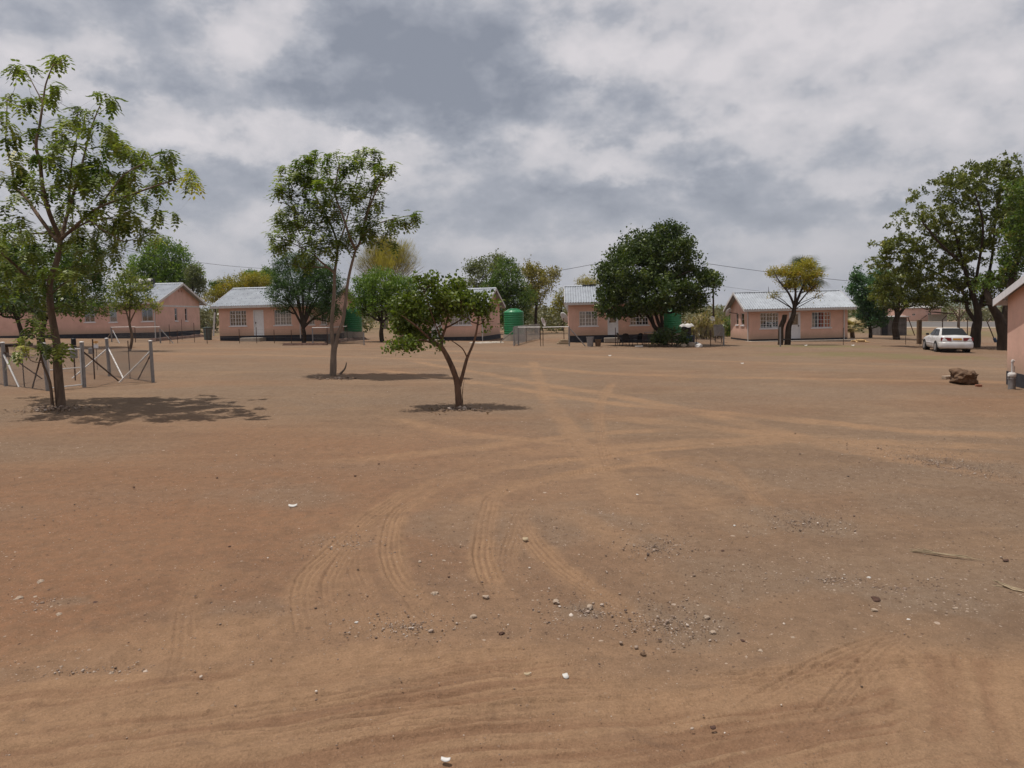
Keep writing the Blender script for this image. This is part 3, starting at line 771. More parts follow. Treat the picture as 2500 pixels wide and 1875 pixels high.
def build_sky():
    w = bpy.data.worlds.new('World'); scene.world = w; w.use_nodes = True
    nt = w.node_tree; nt.nodes.clear(); out = N(nt, 'OutputWorld')
    sky = N(nt, 'TexSky'); sky.sky_type = 'NISHITA'; sky.sun_disc = False; sky.sun_elevation = SUN_EL
    sky.sun_rotation = math.atan2(SUN_DIR.x, SUN_DIR.y); sky.dust_density = 2.0
    bg1 = N(nt, 'Background'); bg1.inputs[1].default_value = 0.09; nt.links.new(sky.outputs[0], bg1.inputs[0])
    g = N(nt, 'TexCoord').outputs['Generated']
    sp = N(nt, 'SeparateXYZ'); nt.links.new(g, sp.inputs[0])
    zz = math_(nt, 'MAXIMUM', sp.outputs[2], 0.0)
    dz = math_(nt, 'ADD', zz, 0.10)
    cb = N(nt, 'CombineXYZ'); nt.links.new(math_(nt, 'DIVIDE', sp.outputs[0], dz), cb.inputs[0]); nt.links.new(math_(nt, 'DIVIDE', sp.outputs[1], dz), cb.inputs[1])
    cb.inputs[2].default_value = 3.7
    mp = N(nt, 'Mapping'); mp.inputs['Scale'].default_value = (0.8, 0.62, 1); mp.inputs['Location'].default_value = (0.6, 2.2, 0); nt.links.new(cb.outputs[0], mp.inputs[0])
    mg = N(nt, 'Mapping'); mg.inputs['Scale'].default_value = (1, 1, 1.6); nt.links.new(g, mg.inputs[0])
    mu = N(nt, 'Mapping'); mu.inputs['Scale'].default_value = (1, 1, 1.6); mu.inputs['Location'].default_value = (0, 0, 0.05); nt.links.new(g, mu.inputs[0])
    n2 = noise(nt, mp.outputs[0], 0.9, 4, 0.55, 0.1)
    # cumulus: the same billows read twice, once a little higher, so their tops catch light and their bases stay grey
    da = noise(nt, mg.outputs[0], 5.2, 6, 0.56, 0.0); db = noise(nt, mu.outputs[0], 5.2, 6, 0.56, 0.0)
    relief = math_(nt, 'SUBTRACT', da, db)
    bl1 = math_(nt, 'ABSOLUTE', math_(nt, 'MULTIPLY_ADD', noise(nt, mg.outputs[0], 11.0, 3, 0.5, 0.0), 2.0, -1.0))
    az = math_(nt, 'ARCTAN2', sp.outputs[0], sp.outputs[1]); el = math_(nt, 'ARCSINE', sp.outputs[2])
    wz = N(nt, 'TexNoise'); wz.inputs['Scale'].default_value = 6.0; wz.inputs['Detail'].default_value = 7; wz.inputs['Roughness'].default_value = 0.66; nt.links.new(mg.outputs[0], wz.inputs['Vector'])
    wsep = N(nt, 'SeparateColor'); nt.links.new(wz.outputs['Color'], wsep.inputs[0])
    azw = math_(nt, 'ADD', az, math_(nt, 'MULTIPLY', math_(nt, 'SUBTRACT', wsep.outputs[0], 0.5), 0.24))
    elw = math_(nt, 'ADD', el, math_(nt, 'MULTIPLY', math_(nt, 'SUBTRACT', wsep.outputs[1], 0.5), 0.15))
    acc = math_(nt, 'MULTIPLY_ADD', da, 0.55, math_(nt, 'MULTIPLY', n2, 0.10))
    acc = math_(nt, 'MULTIPLY_ADD', relief, 1.15, acc)
    acc = math_(nt, 'MULTIPLY_ADD', bl1, 0.15, acc)
    acc = math_(nt, 'ADD', acc, SKY_B)
    SPOTS = [(400, 60, 140, 100, -.26), (330, 190, 130, 32, -.22), (30, 10, 160, 30, -.06), (1010, 130, 250, 130, -.32), (1250, 255, 360, 60, -.26), (1080, 30, 250, 60, -.1),
             (720, 240, 120, 40, -.15), (1560, 478, 300, 32, -.26), (1300, 545, 250, 28, -.16), (1950, 528, 260, 28, -.18), (1700, 312, 130, 34, -.16),
             (560, 440, 160, 50, -.14), (60, 360, 150, 60, -.16), (2250, 480, 200, 22, -.14), (1150, 430, 120, 40, -.05),
             (640, 100, 120, 110, .30), (1430, 110, 130, 60, .2), (950, 400, 190, 55, .14), (1480, 395, 190, 38, .16), (1850, 120, 400, 130, .15),
             (2330, 430, 200, 30, .14), (470, 350, 150, 28, .26), (150, 120, 190, 90, .20), (870, 350, 26, 22, .2), (1890, 330, 90, 50, .1), (2250, 180, 260, 120, .12), (700, 330, 200, 40, .05)]
    for (x, y, rx, ry, a) in SPOTS:
        d = ray(x, y).normalized(); a0 = math.atan2(d.x, d.y); e0 = math.asin(d.z)
        u = math_(nt, 'MULTIPLY', math_(nt, 'SUBTRACT', azw, a0), FPX * .93 / rx)
        v = math_(nt, 'MULTIPLY', math_(nt, 'SUBTRACT', elw, e0), FPX * .93 / ry)
        q = math_(nt, 'ADD', math_(nt, 'MULTIPLY', u, u), math_(nt, 'MULTIPLY', v, v))
        gss = math_(nt, 'POWER', 2.718, math_(nt, 'MULTIPLY', q, -0.8))
        acc = math_(nt, 'MULTIPLY_ADD', gss, a * SPOT_K, acc)
    c = ramp(nt, acc, [(0.12, (0.25, 0.27, 0.32)), (0.34, (0.355, 0.37, 0.42)), (0.46, (0.45, 0.455, 0.495)), (0.57, (0.575, 0.56, 0.585)), (0.78, (0.70, 0.665, 0.68))])
    hz_ = ramp(nt, zz, [(0.0, 0.8), (0.10, 0.35), (0.22, 0.0)])
    c = mix(nt, hz_, c, (0.39, 0.40, 0.45))
    bg2 = N(nt, 'Background'); nt.links.new(c, bg2.inputs[0]); bg2.inputs[1].default_value = 1.0
    mx = N(nt, 'MixShader'); mx.inputs[0].default_value = 0.92
    nt.links.new(bg1.outputs[0], mx.inputs[1]); nt.links.new(bg2.outputs[0], mx.inputs[2]); nt.links.new(mx.outputs[0], out.inputs[0])
    sd = bpy.data.lights.new('sun', 'SUN'); sd.energy = SUN_E; sd.angle = rad(0.6); sd.color = (1.0, 0.94, 0.86)
    s = bpy.data.objects.new('sun', sd); COL.objects.link(s)
    s.rotation_euler = SUN_DIR.to_track_quat('Z', 'Y').to_euler(); s.location = (-20, -20, 40)
    scene.view_settings.view_transform = 'Standard'; scene.view_settings.look = 'None'
    scene.view_settings.exposure = EXPO; scene.view_settings.gamma = 1.0


build_sky()
GX = build_ground()

# ---------------------------------------------------------------- houses
class Frame:
    """a wall seen from outside: u runs left to right, n goes inwards, z up (house-local)"""
    def __init__(s, o, u, n, length): s.o = Vector(o); s.u = Vector(u); s.n = Vector(n); s.L = length
    def pt(s, u, n, z): return s.o + s.u * u + s.n * n + Vector((0, 0, z))
    def box(s, mb, u0, u1, n0, n1, z0, z1):
        vs = [s.pt(u, n, z) for u in (u0, u1) for n in (n0, n1) for z in (z0, z1)]
        mb.add(vs, [(0, 1, 3, 2), (4, 6, 7, 5), (0, 4, 5, 1), (2, 3, 7, 6), (0, 2, 6, 4), (1, 5, 7, 3)])

def wall_panel(mb, fr, u0, u1, z0, z1, holes, t):
    us = sorted(set([u0, u1] + [h[0] for h in holes] + [h[1] for h in holes]))
    zs = sorted(set([z0, z1] + [h[2] for h in holes] + [h[3] for h in holes]))
    us = [u for u in us if u0 <= u <= u1]; zs = [z for z in zs if z0 <= z <= z1]
    def hole(u, z): return any(h[0] < u < h[1] and h[2] < z < h[3] for h in holes)
    nu, nz = len(us) - 1, len(zs) - 1
    solid = [[not hole((us[i] + us[i + 1]) / 2, (zs[j] + zs[j + 1]) / 2) for j in range(nz)] for i in range(nu)]
    for i in range(nu):
        for j in range(nz):
            if not solid[i][j]: continue
            a, b, c, d = us[i], us[i + 1], zs[j], zs[j + 1]
            mb.add([fr.pt(a, 0, c), fr.pt(b, 0, c), fr.pt(b, 0, d), fr.pt(a, 0, d)], [(0, 1, 2, 3)])
            mb.add([fr.pt(a, t, c), fr.pt(a, t, d), fr.pt(b, t, d), fr.pt(b, t, c)], [(0, 1, 2, 3)])
            if i == 0 or not solid[i - 1][j]: mb.add([fr.pt(a, 0, c), fr.pt(a, 0, d), fr.pt(a, t, d), fr.pt(a, t, c)], [(0, 1, 2, 3)])
            if i == nu - 1 or not solid[i + 1][j]: mb.add([fr.pt(b, 0, c), fr.pt(b, t, c), fr.pt(b, t, d), fr.pt(b, 0, d)], [(0, 1, 2, 3)])
            if j == 0 or not solid[i][j - 1]: mb.add([fr.pt(a, 0, c), fr.pt(a, t, c), fr.pt(b, t, c), fr.pt(b, 0, c)], [(0, 1, 2, 3)])
            if j == nz - 1 or not solid[i][j + 1]: mb.add([fr.pt(a, 0, d), fr.pt(b, 0, d), fr.pt(b, t, d), fr.pt(a, t, d)], [(0, 1, 2, 3)])

def make_window(parent, fr, u0, u1, z0, z1, cols=4, rows=4, curtain=None, heavy=(), sill=True, label=None):
    mb = MB(); w = .045; n0, n1 = .05, .09
    fr.box(mb, u0, u1, n0, n1, z0, z0 + w); fr.box(mb, u0, u1, n0, n1, z1 - w, z1)
    fr.box(mb, u0, u0 + w, n0, n1, z0 + w, z1 - w); fr.box(mb, u1 - w, u1, n0, n1, z0 + w, z1 - w)
    for i in range(1, cols):
        u = u0 + (u1 - u0) * i / cols; ww = .03 if i in heavy else .014
        fr.box(mb, u - ww, u + ww, n0 + .004, n1 - .004, z0 + w, z1 - w)
    for j in range(1, rows):
        z = z0 + (z1 - z0) * j / rows
        fr.box(mb, u0 + w, u1 - w, n0 + .008, n1 - .008, z - .014, z + .014)
    wi = mb.build('window', M['white'], parent)
    if label: wi['label'] = label
    g = MB(); fr.box(g, u0 + .02, u1 - .02, .066, .071, z0 + .02, z1 - .02); g.build('pane', M['glass'], wi)
    if sill:
        s = MB(); fr.box(s, u0 - .09, u1 + .09, -.06, .045, z0 - .09, z0 - .004); s.build('sill', M['white'], wi)
    if curtain:
        for (a, b, key) in curtain:
            V = []; Fc = []; n = 24
            for k in range(n + 1):
                u = u0 + (u1 - u0) * (a + (b - a) * k / n); nn = .115 + .012 * math.sin(k * 1.9) + .008 * math.sin(k * .7)
                V += [fr.pt(u, nn, z0 + .01), fr.pt(u, nn, z1 - .01)]
                if k: Fc.append((2 * k - 2, 2 * k, 2 * k + 1, 2 * k - 1))
            c = MB(); c.add(V, Fc); c.build('curtain', M[key], wi, smooth=True)
    return wi

def make_door(parent, fr, u0, u1, z0, z1, glazed=False, handle_left=True):
    mb = MB(); w = .07
    fr.box(mb, u0, u0 + w, -.012, .1, z0, z1); fr.box(mb, u1 - w, u1, -.012, .1, z0, z1); fr.box(mb, u0 + w, u1 - w, -.012, .1, z1 - w, z1)
    d = MB()
    if not glazed:
        fr.box(d, u0 + w, u1 - w, .05, .09, z0, z1 - w)
    else:
        zm = z0 + (z1 - z0) * .52
        fr.box(d, u0 + w, u1 - w, .05, .09, z0, zm); fr.box(d, u0 + w, u0 + w + .1, .05, .09, zm, z1 - w); fr.box(d, u1 - w - .1, u1 - w, .05, .09, zm, z1 - w)
        fr.box(d, u0 + w + .1, u1 - w - .1, .05, .09, z1 - w - .1, z1 - w)
    do = d.build('door', M['white'], parent)
    mb.build('door_frame', M['white'], do)
    h = MB(); uu = u0 + w + .08 if handle_left else u1 - w - .08
    fr.box(h, uu - .02, uu + .02, .02, .05, z0 + .95, z0 + 1.1); fr.box(h, uu - .02, uu + .1, .0, .02, z0 + 1.03, z0 + 1.055); h.build('handle', M['rust'], do)
    if glazed:
        g = MB(); fr.box(g, u0 + w + .1, u1 - w - .1, .066, .072, zm, z1 - w - .1); g.build('pane', M['glass'], do)
        c = MB(); fr.box(c, u0 + w + .12, u1 - w - .12, .12, .125, zm, z1 - w - .1); c.build('curtain', M['curtaind'], do)
    return do

class House:
    def __init__(s, name, label, loc, yaw, W, D, Hw, Hr, over=.5, plinth=1.3, wallmat='pink', pgroup=None, verge=.45, period=.2, band=False, fmat='offwhite', pin=.012):
        s.t = thing(name, label, 'house', loc, -rad(yaw), pgroup); s.W, s.D, s.Hw, s.Hr = W, D, Hw, Hr
        s.loc = Vector(loc); s.rot = Matrix.Rotation(-rad(yaw), 3, 'Z')
        s.front = Frame((0, 0, 0), (1, 0, 0), (0, 1, 0), W); s.left = Frame((0, D, 0), (0, -1, 0), (1, 0, 0), D)
        s.right = Frame((W, 0, 0), (0, 1, 0), (-1, 0, 0), D); s.back = Frame((W, D, 0), (-1, 0, 0), (0, -1, 0), W)
        s.holes = {'front': [], 'left': [], 'right': []}
        s.over, s.verge, s.period, s.plinth, s.wm, s.band, s.fm, s.pin = over, verge, period, plinth, wallmat, band, fmat, pin
    def hit(s, side, px, py):
        fr = getattr(s, side); o = s.loc + s.rot @ fr.o; n = s.rot @ fr.n; d = ray(px, py); c = Vector((0, 0, CH))
        t = (o - c).dot(n) / d.dot(n); q = c + d * t - s.loc
        return (q - s.rot @ fr.o).dot(s.rot @ fr.u), q.z
    def rect(s, side, x0, y0, x1, y1):
        a = s.hit(side, x0, y0); b = s.hit(side, x1, y1)
        return min(a[0], b[0]), max(a[0], b[0]), min(a[1], b[1]), max(a[1], b[1])
    def window(s, side, x0, y0, x1, y1, **k):
        r = s.rect(side, x0, y0, x1, y1); s.holes[side].append(r); make_window(s.t, getattr(s, side), *r, **k)
    def door(s, side, x0, y0, x1, **k):
        r = list(s.rect(side, x0, y0, x1, y0 + 5)); r[2] = 0.0; s.holes[side].append(tuple(r)); make_door(s.t, getattr(s, side), *r, **k)
    def vents(s, side, pts):
        fr = getattr(s, side)
        for (x, y, w, h) in pts:
            u, z = s.hit(side, x, y); mb = MB(); fr.box(mb, u - w / 2, u + w / 2, -.004, .03, z - h / 2, z + h / 2); mb.build('vent', M['brick'], s.t)
    def finish(s, steps=None, pipes=()):
        W, D, t = s.W, s.D, .2; mb = MB()
        wall_panel(mb, s.front, 0, W, 0, s.Hw, s.holes['front'], t); wall_panel(mb, s.back, 0, W, 0, s.Hw, [], t)
        wall_panel(mb, s.left, t, D - t, 0, s.Hw, s.holes['left'], t); wall_panel(mb, s.right, t, D - t, 0, s.Hw, s.holes['right'], t)
        for fr in (s.left, s.right):
            vs = []
            for n in (0, t): vs += [fr.pt(0, n, s.Hw), fr.pt(D, n, s.Hw), fr.pt(D / 2, n, s.Hr - .03)]
            mb.add(vs, [(0, 1, 2), (3, 5, 4), (1, 4, 5, 2), (0, 2, 5, 3)])
        mb.build('wall', M[s.wm], s.t)
        p = MB(); i = s.pin; p.bb(i, W - i, i, D - i, -s.plinth, -.003); p.build('plinth', M['plinth'], s.t)
        # roof
        ov, vg = s.over, s.verge; sl = (s.Hr - s.Hw) / (D / 2); cs = 1 / math.sqrt(1 + sl * sl); rf = MB()
        x0, x1 = -vg, W + vg; n = int((x1 - x0) / s.period * 4)
        prof = [(-ov, s.Hw - sl * ov), (D / 2, s.Hr), (D + ov, s.Hw - sl * ov)]
        for sgn, (ya, yb) in ((1, (-ov, D / 2)), (-1, (D + ov, D / 2))):
            za = s.Hw - sl * ov + .05; zb = s.Hr + .05; V = []; Fc = []
            for k in range(n + 1):
                x = x0 + (x1 - x0) * k / n; dz = .034 * math.sin(2 * math.pi * (x - x0) / s.period)
                V += [(x, ya, za + dz), (x, yb, zb + dz), (x, ya, za - .03 + dz), (x, yb, zb - .03 + dz)]
                if k:
                    a = 4 * (k - 1); b = 4 * k
                    Fc += [(a, b, b + 1, a + 1), (a + 2, a + 3, b + 3, b + 2), (a, a + 2, b + 2, b)]
            rf.add(V, Fc + [(0, 1, 3, 2), (4 * n, 4 * n + 2, 4 * n + 3, 4 * n + 1)])
        nroof = len(rf.f)
        sc = rf
        for q in range(4):
            f = .1 + q * .27; yy = -ov + (D / 2 + ov) * f; z = s.Hw - sl * ov + .05 + (s.Hr - s.Hw + sl * ov) * f
            x = x0 + s.period / 4
            while x < x1:
                sc.box((x, yy, z + .028), (.05, .06, .02)); x += s.period * 2
        ro = rf.build('roof', M['roof'], s.t, smooth=False); ro.data.materials.append(M['screw'])
        for p_ in ro.data.polygons[nroof:]: p_.material_index = 1
        rc = MB()
        rc.prism([(-.16, -.03), (0, .055), (.16, -.03), (.16, -.045), (0, .04), (-.16, -.045)], x0, x1, lambda p_, t_: (t_, D / 2 + p_[0], s.Hr + .065 + p_[1]))
        rc.build('ridge_cap', M['roof'], ro)
        fa = MB()
        for yy in (-ov - .012, D + ov + .012): fa.bb(x0 + .01, x1 - .01, yy - .012, yy + .012, s.Hw - sl * ov - .16, s.Hw - sl * ov + .012)
        ang = .17
        for xx in (x0 - .014, x1 + .014):
            for sg in (1, -1):
                ya = -ov - .03 if sg > 0 else D + ov + .03
                za = s.Hw - sl * ov - .01
                zb = s.Hr + .035
                vs = []
                for dx in (-.012, .012): vs += [(xx + dx, ya, za + .05), (xx + dx, D / 2, zb + .05), (xx + dx, D / 2, zb - ang), (xx + dx, ya, za - ang)]
                fa.add(vs, [(0, 1, 2, 3), (4, 7, 6, 5), (0, 4, 5, 1), (3, 2, 6, 7), (0, 3, 7, 4)])
        fixn(fa.build('fascia', M[s.fm], ro))
        if s.band:
            bd = MB(); z = s.hit('right', 410, 747)[1]
            s.right.box(bd, .0, D, -.015, .01, z - .07, z + .07); s.front.box(bd, 0, W + .015, -.015, .01, z - .07, z + .07)
            bd.build('painted_band', M['offwhite'], s.t)
        for (side, x, zb) in pipes:
            fr = getattr(s, side); pp = MB(); u = s.hit(side, x, 800)[0] if x > 60 else x
            a = fr.pt(u, -.07, s.Hw - .12); b = fr.pt(u, -.07, zb); pp.tube([a, b], .045, 8); pp.build('downpipe', M['offwhite'], s.t)
        if steps:
            for (u0, u1, out_, z0, z1) in steps:
                st = MB(); s.front.box(st, u0, u1, -out_, -.002, z0, z1); bevel(st.build('step', M['concrete'], s.t), .02)
        return s

HG = 'pink rendered houses round the yard'
# H2: middle-left house
g = G(537, 832)
h = House('rendered_house', 'pink house with its white door between two barred windows, behind the dark feathery tree', (g.x, g.y, .93), 9, 9.3, 6.3, 2.62, 3.98, over=.45, pgroup=HG)
h.window('front', 560, 759, 602, 795, cols=6, rows=4, heavy=(2, 4), curtain=[(0, 1, 'curtaind')])
h.window('front', 669, 757, 712, 793, cols=6, rows=4, heavy=(2, 4), curtain=[(0, 1, 'curtainw')])
h.door('front', 618, 757, 643)
h.window('front', 755, 770, 768, 792, cols=2, rows=2, curtain=[(0, 1, 'curtainw')])
h.window('front', 783, 770, 797, 792, cols=2, rows=2, curtain=[(0, 1, 'curtainw')])
h.vents('front', [(578, 749, .28, .1), (612, 749, .28, .1), (631, 748, .28, .1)])
h.finish(steps=[(2.4, 4.1, 1.1, -.6, -.16)], pipes=[('front', 734, -.3)])
# H1: long house at the left with its gable towards the trees
g = G(380, 826); W1 = 10.5
h = House('rendered_house', 'long pink house at far left, two slit windows in its gable, solar geyser on top', (g.x - W1, g.y, 1.28), -1.5, W1, 9.8, 2.95, 4.62, over=.6, pgroup=HG, band=True, wallmat='pink2', verge=.5)
h.window('front', 345, 751, 374, 784, cols=2, rows=1, curtain=[(0, .35, 'curtaind')])
h.window('front', 266, 751, 286, 786, cols=1, rows=1, curtain=[(0, 1, 'curtainw')])
h.window('front', 205, 751, 232, 786, cols=2, rows=2, curtain=[(0, 1, 'curtaind')])
h.window('right', 426, 752, 434, 783, cols=1, rows=2, curtain=[(0, 1, 'curtaind')])
h.window('right', 451, 752, 458, 783, cols=1, rows=2, curtain=[(0, 1, 'curtainw')])
h.vents('right', [(436.5, 711, .2, .2), (442.5, 711, .2, .2)])
h.finish(pipes=[('front', W1 - .1, -.5)]); H1 = h
# H3: behind the small forked tree
c = G(1180, 832); W3 = 7.3; y3 = 11
ox = c.x - W3 * math.cos(rad(y3)); oy = c.y + W3 * math.sin(rad(y3))
h = House('rendered_house', 'pink house seen through the low forked tree, its gable end turned to the green tank', (ox, oy, .42), y3, W3, 6.8, 2.7, 4.02, over=.5, pgroup=HG, pin=-.05)
h.window('front', 1098, 762, 1150, 793, cols=5, rows=4, heavy=(2, 3), curtain=[(0, 1, 'curtainw')])
h.window('front', 990, 762, 1028, 793, cols=5, rows=4, heavy=(2, 3), curtain=[(0, 1, 'curtaind')])
h.door('front', 1052, 760, 1078)
h.finish(pipes=[('front', 1178, -.4)], steps=[(2.4, 4.0, 1.0, -.6, -.18)])
# H4: behind the big dark tree
g = G(1389, 836)
h = House('rendered_house', 'pink house half hidden by the big dark round tree, satellite dish on its left corner', (g.x, g.y, .42), 4, 7.3, 6.6, 2.68, 3.92, over=.4, pgroup=HG, verge=.28)
h.window('front', 1414, 760, 1459, 795, cols=6, rows=4, heavy=(2, 4), curtain=[(0, 1, 'curtainw')])
h.window('front', 1538, 758, 1583, 793, cols=6, rows=4, heavy=(2, 4), curtain=[(0, 1, 'curtaind')])
h.door('front', 1483, 760, 1509, glazed=True)
h.finish(steps=[(2.7, 3.9, .9, -.55, -.2)]); H4 = h
mb = MB(); mb.box((1.9, 3.2, 4.02), (.95, .35, .05), rx=.1); mb.box((2.3, 3.1, 4.05), (.6, .25, .04), rz=.2)
tag(mb.build('scrap_sheet', M['black'], None), 'flat black scrap lying on the ridge of the house behind the dark tree', 'scrap').location = h.loc
# H5: right house with red curtain
g = G(1829, 833)
h = House('rendered_house', 'pink house with red and white curtain in one window, behind the lopped tree', (g.x, g.y, -.30), 2, 7.9, 5.6, 2.62, 3.86, over=.45, pgroup=HG, verge=.5)
h.window('front', 1856, 764, 1901, 801, cols=6, rows=4, heavy=(2, 4), curtain=[(0, 1, 'curtaind')])
h.window('front', 1982, 762, 2028, 799, cols=6, rows=4, heavy=(2, 4), curtain=[(0, .42, 'curtainw'), (.42, 1, 'curtainr')], label='window with a white and red curtain')
h.door('front', 1926, 762, 1954, glazed=True, handle_left=False)
h.window('left', 1797, 765, 1803, 793, cols=1, rows=2, curtain=[(0, 1, 'curtainw')])
h.window('left', 1809, 765, 1817, 794, cols=1, rows=2, curtain=[(0, 1, 'curtainw')])
h.vents('front', [(1881, 752, .3, .1), (1919, 755, .3, .1), (2007, 751, .3, .1)])
h.finish(pipes=[('front', 2060, -.3), ('left', 5.5, -.2)]); H5 = h
s = MB(); s.bb(-.9, 8.3, -.75, -.02, -.35, -.13); o = s.build('concrete_apron', M['concrete'], None); bevel(o, .02)
o.location = h.loc; o.rotation_euler = (0, 0, -rad(2)); tag(o, 'low concrete apron slab along the foot of the red curtain house', 'slab')
# H6: near house at the right edge
fc = G(2458, 938); yw = 16.9; D6 = 8.0
o6 = (fc.x - D6 * math.sin(rad(yw)), fc.y - D6 * math.cos(rad(yw)), fc.z + .42)
h = House('rendered_house', 'nearest pink house cut by the right edge, dark painted plinth and white bargeboard', o6, yw, 6.0, D6, 2.33, 3.35, over=.45, pgroup=HG, verge=.24, pin=-.015, fmat='white')
h.finish(); H6 = h
# ---------------------------------------------------------------- trees
def st(pts, Y, g0=True):
    out = []
    for i, p in enumerate(pts):
        out.append(P(p[0], p[1], Y + (p[2] if len(p) > 2 else 0)))
    return out

def tips_at(pts, Y, seed, sp=1.2, jit=0.12, rep=1):
    rs = random.Random(seed); out = []
    for p in pts:
        for _ in range(rep):
            dy = p[2] if len(p) > 2 else rs.uniform(-sp, sp)
            q = P(p[0], p[1], Y + dy); out.append((q.x + rs.gauss(0, jit), q.y, q.z + rs.gauss(0, jit)))
    return out

def T_A():
    b = G(150, 993); Y = b.y
    stems = [
        (st([(150, 993), (143, 900), (136, 826), (122, 735), (122, 690), (140, 634), (148, 585)], Y), .12, .065, None),
        (st([(148, 585), (121, 522, -.3), (105, 462, -.5), (98, 401, -.6), (88, 356, -.7), (96, 311, -.7), (105, 251, -.6), (112, 205, -.5), (130, 157, -.4)], Y), .065, .014, 0),
        (st([(105, 251, -.6), (62, 170, -.3)], Y), .018, .009, 0),
        (st([(140, 590), (90, 522, .3), (66, 486, .5), (39, 456, .7), (29, 410, .8), (18, 365, .8), (14, 335, .8), (18, 245, .8)], Y), .06, .012, 0),
        (st([(150, 580), (169, 507, .4), (190, 440, .6), (202, 395, .7), (217, 332, .8), (232, 287, .9), (247, 251, .9)], Y), .055, .012, 0),
        (st([(148, 585), (208, 531, -.5), (241, 507, -.8), (316, 477, -1), (392, 450, -1.1), (446, 434, -1.2)], Y), .05, .011, 0),
        (st([(241, 507, -.8), (301, 429, -.6), (347, 401, -.4), (392, 376, -.3)], Y), .028, .010, 0),
        (st([(169, 507, .4), (175, 398, 0), (196, 305, -.3)], Y), .03, .010, 0),
        (st([(150, 582), (211, 543, .8), (271, 534, 1.2), (320, 545, 1.5), (350, 560, 1.6)], Y), .035, .010, 0),
        (st([(208, 531, -.5), (250, 560, -1.5), (300, 590, -2)], Y), .025, .010, 0),
        (st([(122, 700), (84, 690, -.5), (40, 650, -1), (4, 618, -1.5), (-60, 560, -1.8)], Y), .055, .02, 0),
        (st([(122, 720), (160, 690, -.7), (200, 670, -1.0)], Y), .02, .008, 0),
        (st([(128, 985), (122, 935, -.1), (104, 885, -.2), (96, 830, -.3), (104, 790, -.3)], Y), .05, .012, None),
        (st([(138, 985), (132, 920, -.3), (131, 870, -.35), (134, 800, -.4)], Y), .035, .01, None),
        (st([(104, 885, -.2), (75, 880, -.4), (62, 850, -.6)], Y), .015, .008, 12),
        (st([(148, 588), (120, 570, 1.0), (60, 570, 1.6), (-20, 560, 2.2)], Y), .04, .012, 0),
    ]
    tp = [(40, 160), (75, 155), (62, 165), (125, 145), (150, 150), (140, 140), (128, 205), (140, 215), (100, 240), (75, 250), (50, 262), (85, 240), (115, 240), (20, 230), (5, 250), (5, 290), (25, 300), (15, 335),
          (45, 330), (85, 315), (75, 320), (150, 295), (165, 300), (190, 270), (180, 290), (205, 290), (215, 305), (175, 310), (222, 280), (250, 240), (275, 255), (262, 245), (240, 300), (260, 310), (270, 340), (290, 345), (300, 350),
          (320, 375), (310, 360), (300, 375), (250, 360), (265, 350), (145, 320), (160, 350), (140, 360), (155, 330), (60, 380), (40, 375), (50, 400), (100, 380), (125, 385), (120, 365), (30, 435), (5, 440), (15, 500), (60, 460),
          (75, 450), (150, 390), (180, 400), (210, 400), (235, 410), (220, 395), (170, 440), (200, 440), (230, 430), (275, 430), (300, 430), (345, 400), (355, 405), (375, 400), (400, 370), (410, 385), (415, 375), (460, 425), (470, 440), (465, 430),
          (390, 440), (345, 480), (355, 490), (300, 480), (270, 470), (240, 470), (310, 500), (330, 510), (320, 470), (380, 520), (390, 525), (140, 470), (120, 480), (135, 455), (180, 500), (210, 500), (250, 520), (300, 520), (80, 500), (60, 530),
          (30, 540), (350, 560), (365, 565), (345, 585), (280, 560), (250, 570), (290, 590), (240, 600), (200, 560), (180, 550), (150, 530), (110, 560), (70, 570), (40, 580), (10, 590), (0, 560), (-40, 300), (-30, 420), (-60, 520), (-50, 360),
          (205, 620), (255, 615), (280, 625), (200, 650), (230, 645), (100, 640), (60, 660), (20, 650), (30, 700), (80, 725), (120, 655), (165, 690), (200, 700), (250, 660), (60, 700), (100, 690), (0, 700), (180, 670), (40, 740), (90, 760), (70, 790),
          (60, 850), (45, 855), (96, 830), (105, 800), (75, 810), (60, 820), (118, 846), (130, 850), (150, 855), (140, 845), (160, 740), (190, 735), (240, 720)]
    ex = tips_at(tp, Y, 5, 2.0, .05) + tips_at([t for t in tp if 370 < t[1] < 700][::2], Y, 6, 2.6, .2)
    tree('pod_tree', 'tallest tree, open crown of drooping green leaves, beside the small pen at the left', b, stems,
         [(230, 430, 110, 80, 0), (150, 580, 150, 70, .5, .5), (270, 520, 80, 60, -.5), (60, 640, 90, 60, -.5, .5)], 'A', 'rosette', 45, 'bark', 'young pod trees standing on the bare yard',
         seed=3, extra_tips=ex, tipr=.0055, shell=.2, slim=.8, leafkw=dict(nleaf=10, length=.26, pairs=4, ll=.115, lw=.064, droop=.2))

